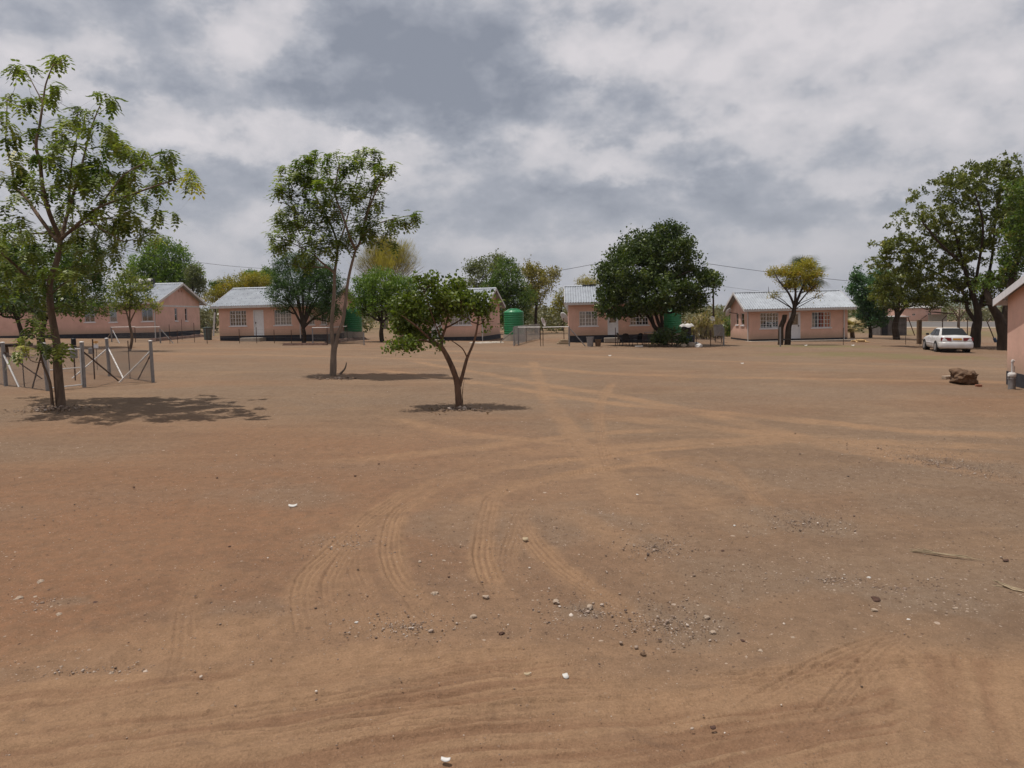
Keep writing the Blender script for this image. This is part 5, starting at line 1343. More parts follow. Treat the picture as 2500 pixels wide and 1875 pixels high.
b0 = G(115, 955)
pen = thing('pen_fence', 'small netting pen of galvanised posts and crossed braces round the meters at the left', 'fence', tuple(b0))
A1, _ = post_from_px(pen, 15, 942, 6, 836, .055, 'galv'); A2, _ = post_from_px(pen, 117, 955, 106, 838, .055, 'galv'); A3, _ = post_from_px(pen, 206, 945, 199, 835, .058, 'galv')
A4, _ = post_from_px(pen, 374, 933, 367, 832, .055, 'galv'); A5, _ = post_from_px(pen, 268, 919, 260, 826, .055, 'galv')
Y = [A1.y, A2.y, A3.y, A4.y, A5.y]
strut(pen, 7, 862, Y[0], 48, 946, .028, 'galvlight'); strut(pen, 10, 860, Y[0] - .1, 106, 925, .02, 'rust'); strut(pen, 102, 862, Y[1], 78, 948, .022, 'rust')
strut(pen, 205, 860, Y[2], 291, 929, .022, 'rust'); strut(pen, 262, 851, Y[4], 175, 923, .024, 'galvlight'); strut(pen, 264, 849, Y[4], 302, 924, .024, 'galvlight')
strut(pen, 368, 857, Y[3], 290, 933, .028, 'galvlight'); strut(pen, 368, 866, Y[3], 336, 926, .022, 'rust')
for (x0, y0, x1, y1) in [(60, 946, 53, 862), (318, 925, 312, 832), (24, 905, 20, 850), (150, 910, 146, 852)]:
    post_from_px(pen, x0, y0, x1, y1, .016, 'rust', 'standard', cap=False)
A0 = G(-140, 915)
nb = MB()
for (a, b_) in [(A0, A1), (A1, A2), (A3, A4), (A4, A5)]:
    nb_a = a - b0; nb_b = b_ - b0; netting(nb, nb_a, nb_b, .03, 1.02, .085, .0032); wires(nb, nb_a, nb_b, (.03, .5, 1.02), .003)
back = G(150, 908); netting(nb, A5 - b0, back - b0, .03, 1.0, .1, .002); wires(nb, A5 - b0, back - b0, (.03, 1.0)); wires(nb, back - b0, G(-120, 895) - b0, (.03, .5, 1.0))
nb.build('netting', M['wire'], pen)
# gate of the pen
gt = thing('pen_gate', 'pipe framed netting gate of the pen behind the tallest tree trunk', 'gate', tuple(A2 + Vector((.12, 0, .06))))
ga = A2 + (A3 - A2) * .06; gb = A2 + (A3 - A2) * .93
fr = MB(); o_ = gt.location
pts = [ga + Vector((0, 0, .08)), gb + Vector((0, 0, .08)), gb + Vector((0, 0, 1.16)), ga + Vector((0, 0, 1.16))]
for k in range(4): fr.tube([pts[k] - o_, pts[(k + 1) % 4] - o_], .019, 8)
fr.tube([ga + Vector((0, 0, .6)) - o_, gb + Vector((0, 0, .6)) - o_], .015, 8); fr.build('frame', M['galvlight'], gt)
nt_ = MB(); netting(nt_, ga - o_, gb - o_, .1, 1.14, .085, .002); nt_.build('netting', M['wire'], gt)
# meters in the pen
def meter(px, py, top, label, boxes):
    b = G(px, py); t = thing('meter_stand', label, 'meter', tuple(b)); z = P(px, top, b.y).z - b.z
    mb = MB(); mb.tube([(0, 0, -.08), (0, 0, z)], .022, 8); mb.build('standpipe', M['rust'], t)
    for (dx, z0, z1, w, m, nm, rnd_) in boxes:
        q = MB()
        if rnd_: q.lathe([(0, z0), (w / 2, z0), (w / 2, z1 - .02), (w / 2 - .02, z1), (0, z1)], 20, (dx, 0, 0)); o = q.build(nm, M[m], t, smooth=False)
        else: q.box((dx, 0, (z0 + z1) / 2), (w, .16, z1 - z0)); o = bevel(q.build(nm, M[m], t), .012)
    return t
meter(184, 929, 846, 'grey meter box with a black drum shaped cap, beside the pen gate post', [(0, .74, 1.1, .16, 'galv', 'meter_box', False), (.01, 1.11, 1.16, .17, 'black', 'base_ring', True), (.01, 1.17, 1.40, .15, 'black', 'cap', True)])
meter(231, 926, 828, 'thin rusty standpipe with a small grey box in the middle of the pen', [(-.06, .86, 1.06, .12, 'galv', 'meter_box', False)])
t = thing('notice_plate', 'blank white plate with a yellow strip above, hung at the back of the pen', 'sign', tuple(G(237, 903)))
mb = MB(); mb.box((0, 0, .93), (.19, .012, .15)); mb.build('plate', M['white'], t); mb = MB(); mb.box((0, .0, 1.10), (.2, .012, .05)); mb.build('strip', M['plate'], t); mb = MB(); mb.tube([(0, .02, -.05), (0, .02, 1.15)], .012, 6); mb.build('post', M['rust'], t)
# bench like plank in the shade at the left edge
b = G(14, 872); t = thing('plank_bench', 'dark plank bench in the shade at the left frame edge', 'bench', tuple(b))
mb = MB(); mb.box((0, 0, .62), (2.6, .42, .14)); bevel(mb.build('seat', M['barkd'], t), .02)
for k in (-1, 0, 1):
    mb = MB(); mb.box((k * .95, 0, .26), (.09, .3, .62)); mb.build('leg', M['wood'], t)
# wall far left
b = G(-60, 826); t = thing('boundary_wall', 'weathered brown pink wall at the left edge behind the trees', 'wall', tuple(b))
mb = MB(); mb.box((1.2, .6, 1.0), (7.5, .2, 2.6)); mb.build('panel', M['pink2'], t); mb = MB(); mb.box((1.2, .585, -.1), (7.52, .2, .5)); mb.build('plinth', M['plinth'], t)

# ---------------------------------------------------------------- yard fences and gates
YG = 'light wire fences and gates round the house yards'
def yard_fence(label, posts, hh=1.2, rows=(.15, .45, .75, 1.05), net=None, m='rust', r=.028, braces=(), lightposts=(), name='wire_fence', cat='fence', rail=None, step=.16, nr=.003):
    """posts: (px, py_base, py_top)"""
    bs = [G(x, y) for x, y, _ in posts]; b0_ = bs[0]; t = thing(name, label, cat, tuple(b0_), 0, YG)
    for k, ((x, y, yt), b_) in enumerate(zip(posts, bs)):
        tp = P(x, yt, b_.y); lt = k in lightposts
        pipe_part(t, 'post', b_ - Vector((0, 0, .08)), (b_.x, b_.y, tp.z), .05 if lt else r, 'galv' if lt else m, 6)
    w = MB()
    for a, b_ in zip(bs[:-1], bs[1:]):
        wires(w, a - b0_, b_ - b0_, rows, .004)
        if net: netting(w, a - b0_, b_ - b0_, .05, net, step, nr)
    w.build('wires', M['wire'], t)
    for (xa, ya, Ya, xb, yb) in braces: strut(t, xa, ya, Ya, xb, yb, .035, 'galv')
    if rail is not None:
        for (i, j, py) in rail:
            z = P(posts[i][0], py, bs[i].y).z; pipe_part(t, 'rail', (bs[i].x, bs[i].y, z), (bs[j].x, bs[j].y, z), .028, 'galvlight', 6)
    return t
yard_fence('pipe rail gate with slanting braces in front of the long house', [(273, 835, 799), (331, 836, 800), (392, 838, 802)], rail=[(0, 1, 799), (1, 2, 799)], lightposts=(0, 2), braces=[(394, 806, G(392, 838).y, 424, 838), (275, 806, G(273, 835).y, 292, 838), (272, 810, G(273, 835).y, 258, 832)], net=.9, name='yard_gate', cat='gate')
yard_fence('sparse thin post wire fence before the gable of the long house', [(415, 839, 792), (434, 838, 806), (445, 830, 780), (475, 836, 788), (506, 839, 800)], r=.02)
yard_fence('thin dark post fence before the pink house with the white door', [(506, 839, 799), (585, 838, 803), (627, 838, 799), (670, 838, 805), (712, 839, 806), (764, 840, 806)], lightposts=(5,), r=.025)
yard_fence('low yard gate with a top rail and light posts left of the first green tank', [(764, 841, 801), (800, 842, 801), (848, 834, 790), (889, 843, 811)], lightposts=(0, 3), rail=[(0, 1, 800), (1, 2, 800)], net=.9)
yard_fence('short mesh side fence running back from the tall middle gate post', [(1255, 844, 799), (1285, 835, 797), (1318, 828, 794)], net=1.35, m='rust', lightposts=(0,), step=.1, nr=.005, braces=[(1253, 808, G(1255, 844).y, 1219, 836)], rows=(.05, .4, .8, 1.3))
b_ = G(1323, 845)
yard_fence('pipe framed double gate with a footed middle post before the dishes', [(1266, 843, 799), (1320, 845, 800), (1326, 845, 800), (1390, 845, 797)], lightposts=(0, 3), rail=[(0, 1, 799), (2, 3, 799)], braces=[(1392, 803, G(1390, 845).y, 1430, 845)], name='yard_gate', cat='gate', r=.022, rows=(.06,))
yard_fence('thin fence along the shaded yard under the big dark tree', [(1503, 845, 800), (1570, 846, 815), (1640, 847, 816), (1700, 846, 812)], r=.025)
yard_fence('grey netting fence corner with a braced light post, beside the reeds', [(1693, 845, 806), (1735, 845, 806), (1767, 844, 799)], net=1.3, lightposts=(2,), braces=[(1764, 803, G(1767, 844).y, 1743, 830)], step=.1, nr=.0045)
yard_fence('single thin wire line of short posts right of the red curtain house', [(1905, 846, 799), (2059, 842, 800), (2211, 841, 820), (2246, 843, 795)], r=.02, lightposts=(0,), rows=(.1, .5))
# road fence: leaning angle top posts
RG = 'cranked steel fence posts beside the road'
for (x, yb, ye, xt, yt, m, lab) in [(2248, 838, 780, 2262, 770, 'rust', 'cranked fence post just left of the white car'), (2301, 828, 780, 2312, 770, 'rust', 'cranked fence post standing behind the car roof'), (2362, 826, 778, 2374, 770, 'rust', 'thick dark cranked post behind the car tail, by the shade tree trunk')]:
    b = G(x, yb if yb > 830 else 830); t = thing('cranked_post', lab, 'post', tuple(b), 0, RG); e = P(x, ye, b.y) - b; f = P(xt, yt, b.y) - b
    mb = MB(); mb.tube([(0, 0, -.1), e, f], .04, 6); mb.build('post', M[m], t)
b = G(2432, 836); e = P(2411, 788, b.y) - b; t = thing('cranked_post', 'leaning cranked fence post with a blue wrap at its foot, right of the shade tree', 'post', tuple(b), 0, RG)
mb = MB(); mb.tube([(0, 0, -.1), e, P(2421, 774, b.y) - b], .04, 6); mb.tube([e, P(2408, 783, b.y) - b], .03, 6); mb.build('post', M['rust'], t)
mb = MB(); mb.tube([(0, 0, -.02), e * .22], .12, 8); mb.build('wrap', M['drum'], t)
b = G(2244, 840); t = MB(); t.box((0, 0, .85), (.28, .26, 1.9)); o = t.build('gate_stump', M['wood'], None); o.location = b; bevel(o, .04); tag(o, 'thick brown wooden stump post at the left flank of the white car', 'post')
# wires of the road fence
rf_ = MB(); a = G(2100, 829); c_ = G(2520, 833)
for hgt in (.5, 1.0, 1.5): rf_.tube([a + Vector((0, 0, hgt)), c_ + Vector((0, 0, hgt))], .004, 3, False)
tag(rf_.build('fence_wires', M['wire'], None), 'thin fence wires stretched between the cranked posts behind the car', 'wire')

# ---------------------------------------------------------------- water tanks
def tank(px0, px1, ytop, ybot, ybase, lab, first=None):
    cx = (px0 + px1) / 2; b = G(cx, ybase); Yc = b.y; r = (px1 - px0) / 2 / ppm(Yc); z0 = P(cx, ybot, Yc).z - b.z; z1 = P(cx, ytop, Yc).z - b.z; H = z1 - z0
    t = thing('water_tank', lab, 'water tank', tuple(b), 0, 'green water tanks beside the houses')
    pr = [(0, z0), (r * .98, z0)]; n = 9; zs = z0 + .02; hb = H * .80
    for k in range(n):
        a = zs + hb * k / n; q = hb / n
        pr += [(r * .975, a), (r * .975, a + q * .18), (r, a + q * .3), (r, a + q * .85), (r * .975, a + q * .98)]
    zt = zs + hb; pr += [(r, zt + .02), (r * .99, zt + H * .07), (r * .45, z1 - .06), (r * .42, z1 - .05)]
    mb = MB(); mb.lathe(pr, 40); mb.build('shell', M['green'], t, smooth=True)
    rb = MB()
    for k in range(10):
        a = 2 * math.pi * k / 10 + .2; rb.tube([(math.cos(a) * r * .98, math.sin(a) * r * .98, zt + H * .05), (math.cos(a) * r * .47, math.sin(a) * r * .47, z1 - .04)], .045, 6)
    rb.build('top_ribs', M['green'], t)
    l = MB(); l.lathe([(0, z1 + .03), (r * .36, z1 + .03), (r * .42, z1), (r * .43, z1 - .07)], 24); l.build('lid', M['green'], t)
    s = MB(); s.lathe([(r * 1.08, -.2), (r * 1.08, z0 - .005), (0, z0 - .005)], 24); s.build('stand', M['concrete'], t)
    return t
tank(839, 885, 752, 810, 829, 'green ribbed water tank between the second house and the bushy tree')
tank(1231, 1280, 754, 816, 832, 'green ribbed water tank right of the gable in the middle of the view')
tank(1615, 1664, 753, 813, 832, 'green ribbed water tank behind the trunk of the big dark tree')

# ---------------------------------------------------------------- satellite dishes
def dish(px, py, Yd, dia, az, el, label, ybase=None, wallz=None, dark=False):
    c = P(px, py, Yd); base = Vector((c.x, c.y, gz(c.x))) if wallz is None else c
    t = thing('satellite_dish', label, 'satellite dish', tuple(base), 0, 'satellite dishes of the yards')
    R_ = Matrix.Rotation(rad(az), 3, 'Z') @ Matrix.Rotation(rad(90 - el), 3, 'X'); cc = c - base
    mb = MB(); n = 28; prof = [(0, 0), (.3, .02), (.6, .07), (.85, .13), (1, .18)]; V = []; Fc = []
    for (r, z) in prof:
        for k in range(n):
            a = 2 * math.pi * k / n; V.append(cc + R_ @ Vector((math.cos(a) * r * dia / 2, math.sin(a) * r * dia / 2, z * dia / 2)))
    for i in range(len(prof) - 1):
        for k in range(n): k2 = (k + 1) % n; Fc.append((i * n + k, i * n + k2, (i + 1) * n + k2, (i + 1) * n + k))
    mb.add(V, Fc); o = mb.build('reflector', M['galv' if dark else 'dish'], t, smooth=True); sm = o.modifiers.new('thick', 'SOLIDIFY'); sm.thickness = .02
    a = MB(); foc = cc + R_ @ Vector((0, 0, dia * .42)); a.tube([cc + R_ @ Vector((0, -dia * .48, .09 * dia)), foc], .014, 6); a.build('arm', M['dish'], t)
    f = MB(); f.tube([foc, foc - (foc - cc).normalized() * .1], .04, 8); f.build('feed', M['rust'], t)
    m = MB(); m.tube([cc + Vector((0, 0, -.02)), (0, 0, -.1)] if wallz is None else [cc, cc + Vector((wallz, .3, -.1))], .03, 8); m.build('mast', M['rust'], t)
    return t
dish(1376, 776, 62, 1.0, 120, 25, 'large white dish on its own mast left of the house behind the dark tree')
dish(1325, 787, 60, .8, 68, 20, 'white dish seen nearly edge on above the double gate')
dish(1386, 757, 56.8, .8, 110, 25, 'small dish fixed high on the left corner of the house behind the dark tree', wallz=.35)
dish(1780, 763, 60.8, .75, -140, 25, 'small dish on the left wall of the red curtain house', wallz=.8)
dish(1739, 779, 74, .62, 10, 35, 'grey weathered dish beyond the reeds at the thin pole', dark=True)

# ---------------------------------------------------------------- things in the shade of the dark tree
def chair(px, py, rz, label):
    b = G(px, py); t = thing('plastic_chair', label, 'chair', tuple(b), rad(rz), 'black plastic garden chairs in the shade')
    mb = MB(); mb.box((0, 0, .42), (.46, .45, .035)); bevel(mb.build('seat', M['black'], t), .015)
    for sx in (-1, 1):
        for sy in (-1, 1):
            l = MB(); l.tube([(sx * .2, sy * .19, .41), (sx * .25, sy * .25, 0)], [.026, .018], 6); l.build('leg', M['black'], t)
        a = MB(); a.tube([(sx * .24, -.2, .42), (sx * .27, -.18, .62), (sx * .27, .22, .66)], .022, 6); a.build('armrest', M['black'], t)
    bk = MB(); V = []; n = 10; Fc = []
    out = [(-.23, .42), (-.24, .7), (-.17, .86), (0, .9), (.17, .86), (.24, .7), (.23, .42)]
    bk.prism(out, .22, .25, lambda p, tt: (p[0], tt + (p[1] - .42) * .25 + abs(p[0]) * -.12, p[1])); bk.build('backrest', M['black'], t)
chair(1528, 845, 170, 'black plastic chair with tall round back left of the pair of seats in the shade'); chair(1518, 842, 100, 'low turned black plastic chair closest to the doorstep in the shade'); chair(1556, 844, 215, 'black plastic chair nearest the trunk, angled away')
def bucket(px, py, h_, r0, r1, m, label):
    b = G(px, py); t = thing('bucket', label, 'bucket', tuple(b), 0, 'old buckets by the doorstep')
    mb = MB(); mb.lathe([(0, 0), (r0, 0), (r1, h_), (r1 + .02, h_), (r1 + .02, h_ - .04), (r1 - .02, h_ - .02), (r0 - .02, .03), (0, .03)], 20); mb.build('body', M[m], t, smooth=False)
    s = MB(); s.lathe([(0, h_ * .8), (r1 - .03, h_ * .8)], 16); s.build('soil', M['wood'], t)
bucket(1441, 846, .66, .2, .25, 'galv', 'taller grey bucket left of the doorstep'); bucket(1460, 846, .48, .17, .22, 'wood', 'shorter brown bucket left of the doorstep')
b = G(1592, 845); t = thing('metal_table', 'dark low metal frame table between the chairs and the tree trunk', 'table', tuple(b))
mb = MB(); mb.box((0, 0, .95), (1.0, .6, .03)); mb.build('top', M['galv'], t)
for sx in (-1, 1):
    for sy in (-1, 1): l = MB(); l.tube([(sx * .46, sy * .26, 0), (sx * .46, sy * .26, .94)], .02, 6); l.build('leg', M['rust'], t)
mb = MB(); mb.box((0, 0, .4), (.9, .5, .03)); mb.build('shelf', M['black'], t)
b = G(1560, 849); mb = MB(); mb.box((0, 0, .1), (.5, .12, .06), rz=.1); o = mb.build('plank', M['offwhite'], None); o.location = b; tag(o, 'short pale plank lying in the shade before the chairs', 'plank')
# drums, tubs and shelter right of the trunk
b = G(1676, 836); t = thing('water_drum', 'square black water drum under a pale sheet, right of the third green tank', 'drum', tuple(b))
mb = MB(); mb.lathe([(0, .55), (.36, .55), (.37, .8), (.35, .82), (.37, .85), (.37, 1.2), (.34, 1.28), (0, 1.3)], 20); mb.build('drum', M['black'], t, smooth=True)
mb = MB(); mb.box((.15, 0, .27), (.85, .6, .54)); bevel(mb.build('crate', M['drum'], t), .03)
b = G(1676, 838); t = thing('sheet_cover', 'crumpled white and pink sheet thrown over the black drum', 'sheet', (b.x, b.y, b.z + 1.33))
V = []; Fc = []; n = 14
for i in range(n):
    for j in range(n):
        x = -.5 + 1.0 * i / (n - 1); y = -.42 + .84 * j / (n - 1); e = max(abs(x) / .5, abs(y) / .42)
        V.append((x, y, .08 + .05 * math.sin(9 * x + 5 * y) + .04 * math.sin(17 * y) - .28 * max(0, e - .75) * 2))
for i in range(n - 1):
    for j in range(n - 1): a = i * n + j; Fc.append((a, a + n, a + n + 1, a + 1))
mb = MB(); mb.add(V, Fc); mb.build('sheet', M['offwhite'], t, smooth=True)
b = G(1754, 836); t = thing('rubbish_bin', 'dark open barrel propped up inside the fence corner by the reeds', 'bin', tuple(b))
mb = MB(); mb.lathe([(0, .5), (.33, .5), (.36, 1.35), (.38, 1.35), (.38, 1.38), (.34, 1.38), (.31, .55), (0, .55)], 20); mb.build('barrel', M['galv'], t)
for k in (-1, 1): l = MB(); l.tube([(k * .25, 0, 0), (k * .22, 0, .52)], .03, 6); l.build('leg', M['rust'], t)
rs_ = random.Random(4)
for i, (px, py, s_, lab, m) in enumerate([(1669, 847, .34, 'pale sack sized stone leftmost of the heap under the black drum', 'stonel'), (1688, 846, .5, 'broad grey stone in the middle of the heap below the black drum', 'stonel'), (1700, 843, .36, 'white topped stone, highest of the heap below the black drum', 'offwhite'), (1706, 848, .4, 'rounded white stone at the right end of the heap below the drum', 'offwhite'), (1680, 842, .34, 'brown stone at the back of the heap below the black drum', 'stone')]):
    o = rock_mesh('rubble_stone', (s_ * 1.3, s_, s_ * .8), i + 20, M[m]); o.location = G(px, py) + Vector((0, 0, s_ * .25)); tag(o, lab, 'stone', 'stones heaped below the black drum')
b = G(1402, 834); t = thing('stacked_boards', 'small pale stack of boards beside the left corner of the house behind the dark tree', 'boards', tuple(G(1384, 840)))
for k in range(3): mb = MB(); mb.box((-.3 + k * .06, 0, .06 + k * .12), (.9 - k * .15, .5, .08), rz=.1 * k); mb.build('board', M['straw'], t)
# hedge of low things: kerbs
def ridge(px0, py0, px1, py1, h_, w_, lab, m='stoned', name='stone_edging'):
    a = G(px0, py0); b = G(px1, py1); V = []; Fc = []; n = 30; d = (b - a); L_ = d.length; nrm = Vector((-d.y, d.x, 0)).normalized(); mb = MB()
    rs = random.Random(px0)
    for k in range(n + 1):
        p = d * (k / n); hh = h_ * rs.uniform(.7, 1.1) * (1 if 0 < k < n else .2)
        for (s, z) in ((-w_, -.05), (-w_ * .6, hh * .8), (0, hh), (w_ * .6, hh * .75), (w_, -.05)): V.append(p + nrm * (s * rs.uniform(.85, 1.15)) + Vector((0, 0, z)))
        if k:
            for q in range(4): a0 = (k - 1) * 5 + q; b0__ = k * 5 + q; Fc.append((a0, b0__, b0__ + 1, a0 + 1))
    mb.add(V, Fc); o = mb.build(name, M[m], None, smooth=False); o.location = a; tag(o, lab, 'edging'); return o
ridge(368, 834, 492, 822, .28, .4, 'long dark earth and stone edging before the gable of the long house')
ridge(690, 843, 800, 842, .16, .5, 'low dark stone edging round the foot of the feathery tree')
ridge(800, 838, 888, 828, .26, .45, 'dark earth bank running back to the first green tank')
ridge(1150, 838, 1225, 836, .10, .5, 'low pale slab edge before the gable behind the forked tree', 'concrete')
# white stick and debris between first two houses
for (px, py, dx, dy, lab) in [(520, 795, 4, -32, 'short white upright stick standing in the gap between the two left houses'), (508, 822, 22, 8, 'pale fallen pole lying in the gap between the two left houses')]:
    a = P(px, py, 72); b = P(px + dx, py + dy, 72); a.z = min(a.z, gz(a.x) + .4) if dy > 0 else gz(a.x); mb = MB(); mb.tube([(0, 0, 0), b - a if dy < 0 else Vector((b.x - a.x, 0, -.2))], .09, 8); o = mb.build('pole', M['offwhite'], None); o.location = a; tag(o, lab, 'pole')
b = G(508, 830); mb = MB(); mb.lathe([(0, 0), (.3, 0), (.36, 1.0), (.4, 1.0), (.4, 1.08), (0, 1.12)], 18); o = mb.build('dustbin', mat('bin grey green', (.10, .13, .12), .6), None); o.location = b; tag(o, 'grey green dustbin at the corner between the two left houses', 'dustbin')
# solar geyser on H1 roof
t = thing('solar_geyser', 'white solar geyser cylinder on the ridge of the long house', 'water heater', (0, 0, 0)); c = P(358, 690, G(380, 826).y + 4.4); t.location = c
mb = MB(); mb.tube([(-.62, 0, .12), (.55, 0, .12)], .27, 20); mb.build('cylinder', M['offwhite'], t, smooth=False)
mb = MB(); mb.tube([(.551, 0, .12), (.72, 0, .12)], .262, 20); mb.build('end_cap', M['black'], t)
mb = MB(); mb.box((0, -1.0, -.42), (1.7, 1.7, .08), rx=.35); mb.build('panel', M['carglass'], t)

# ---------------------------------------------------------------- shack and far building, road
b = G(2150, 822); Yk = 74; t = thing('sheet_metal_shack', 'sooty sheet metal shack with a pale tin roof right of the blue green tree', 'shack', (P(2182, 800, Yk).x, Yk, gz(P(2182, 800, Yk).x)))
zt = P(2182, 775, Yk).z - t.location.z
mb = MB(); n = 60; V = []; Fc = []
for k in range(n + 1):
    x = -1.35 + 2.7 * k / n; y = .02 * math.sin(k * 1.9); V += [(x, y, -.1), (x, y, zt)]
    if k: Fc.append((2 * k - 2, 2 * k, 2 * k + 1, 2 * k - 1))
mb.add(V, Fc); mb.bb(-1.35, 1.35, 1.9, 1.95, -.1, zt); mb.bb(-1.35, -1.30, .03, 1.9, -.1, zt); mb.bb(1.30, 1.35, .03, 1.9, -.1, zt); mb.build('wall', M['shackwall'], t)
mb = MB(); mb.box((0, .95, zt + .1), (3.2, 2.5, .05), rx=.03); mb.build('roof', M['tin'], t)
mb = MB(); mb.box((-.95, -.04, zt * .45), (.6, .04, zt * .9)); mb.build('door', M['black'], t)
mb = MB(); mb.tube([(1.4, -.1, zt), (1.95, -.4, -.05)], .05, 6); mb.build('prop', M['wood'], t)
# road embankment
Yn, Yf = 118, 131
mb = MB(); V = []; Fc = []; xs = np.linspace(1500, 3400, 40); zn0 = P(2270, 798, Yn).z; zf0 = P(2270, 783, Yf).z; x00 = P(2270, 790, Yn).x
for k, px in enumerate(xs):
    xn = (px - 1250) / FPX * Yn; dz = -SL * (xn - x00); q = 0
    V += [(xn, Yn - 4.0, zn0 - 1.6 + dz), (xn, Yn - .9, zn0 - .03 + dz), (xn, Yn, zn0 + dz), (xn, Yf, zf0 + dz), (xn, Yf + 1.3, zf0 + dz + .02), (xn, Yf + 8, zf0 + dz - 3)]
    if k: a = 6 * k - 6; c = 6 * k; Fc += [(a + j, c + j, c + j + 1, a + j + 1) for j in range(5)]
mb.add(V, Fc); o = mb.build('road', M['asphalt'], None); tag(o, kind='structure'); o.data.materials.append(M['roadline'])
for p_ in o.data.polygons:
    if p_.index % 5 in (0, 1, 3, 4): p_.material_index = 1
Yb = 140; bx = P(2255, 780, Yb).x; bz = zf0 - SL * (bx - x00) - .3
t = thing('roadside_house', 'plain dull pink building across the road with two small square windows', 'building', (bx, Yb, bz))
Wd = 70 / ppm(Yb); zh = P(2270, 752, Yb).z - bz
fr6 = Frame((-Wd / 2 - .6, 0, 0), (1, 0, 0), (0, 1, 0), Wd); mb = MB(); hs = []
def ux(px): return P(px, 770, Yb).x - bx + Wd / 2 + .6
hs = [(ux(2227), ux(2235), P(0, 771, Yb).z - bz, 0), (ux(2265), ux(2274), 0, 0)]
za_, zb_ = P(2250, 770, Yb).z - bz, P(2250, 765, Yb).z - bz; hs = [(h_[0], h_[1], za_, zb_) for h_ in hs]
wall_panel(mb, fr6, 0, Wd + 1.2, -2.2, zh, hs, .2); mb.bb(-Wd / 2 - .6, Wd / 2 + .6, 7.8, 8, -2.2, zh); mb.bb(-Wd / 2 - .6, -Wd / 2 - .4, .2, 7.8, -2.2, zh); mb.bb(Wd / 2 + .4, Wd / 2 + .6, .2, 7.8, -2.2, zh); mb.build('wall', M['pink2'], t)
for h_ in hs: make_window(t, fr6, *h_, cols=2, rows=1, curtain=[(0, 1, 'curtaind')], sill=False)
mb = MB(); mb.prism([(-.3, zh), (4, zh + 1.2), (8.3, zh), (8.3, zh + .1), (4, zh + 1.35), (-.3, zh + .1)], -Wd / 2 - 1, Wd / 2 + 1, lambda p, tt: (tt, p[0], p[1])); mb.build('roof', M['tin'], t)
# green sheet roof shed to its right
q = P(2305, 775, 136); t = thing('open_shed', 'low open shed with a dark mono pitch roof touching the dull pink building', 'shed', (q.x, 136, bz - 1))
mb = MB(); mb.box((0, 1, 2.9), (4.2, 3, .1), ry=.12); mb.build('roof', M['rust'], t); mb = MB(); mb.bb(-1.7, 1.9, 2.2, 2.3, -1, 2.6); mb.build('wall', M['concrete'], t)

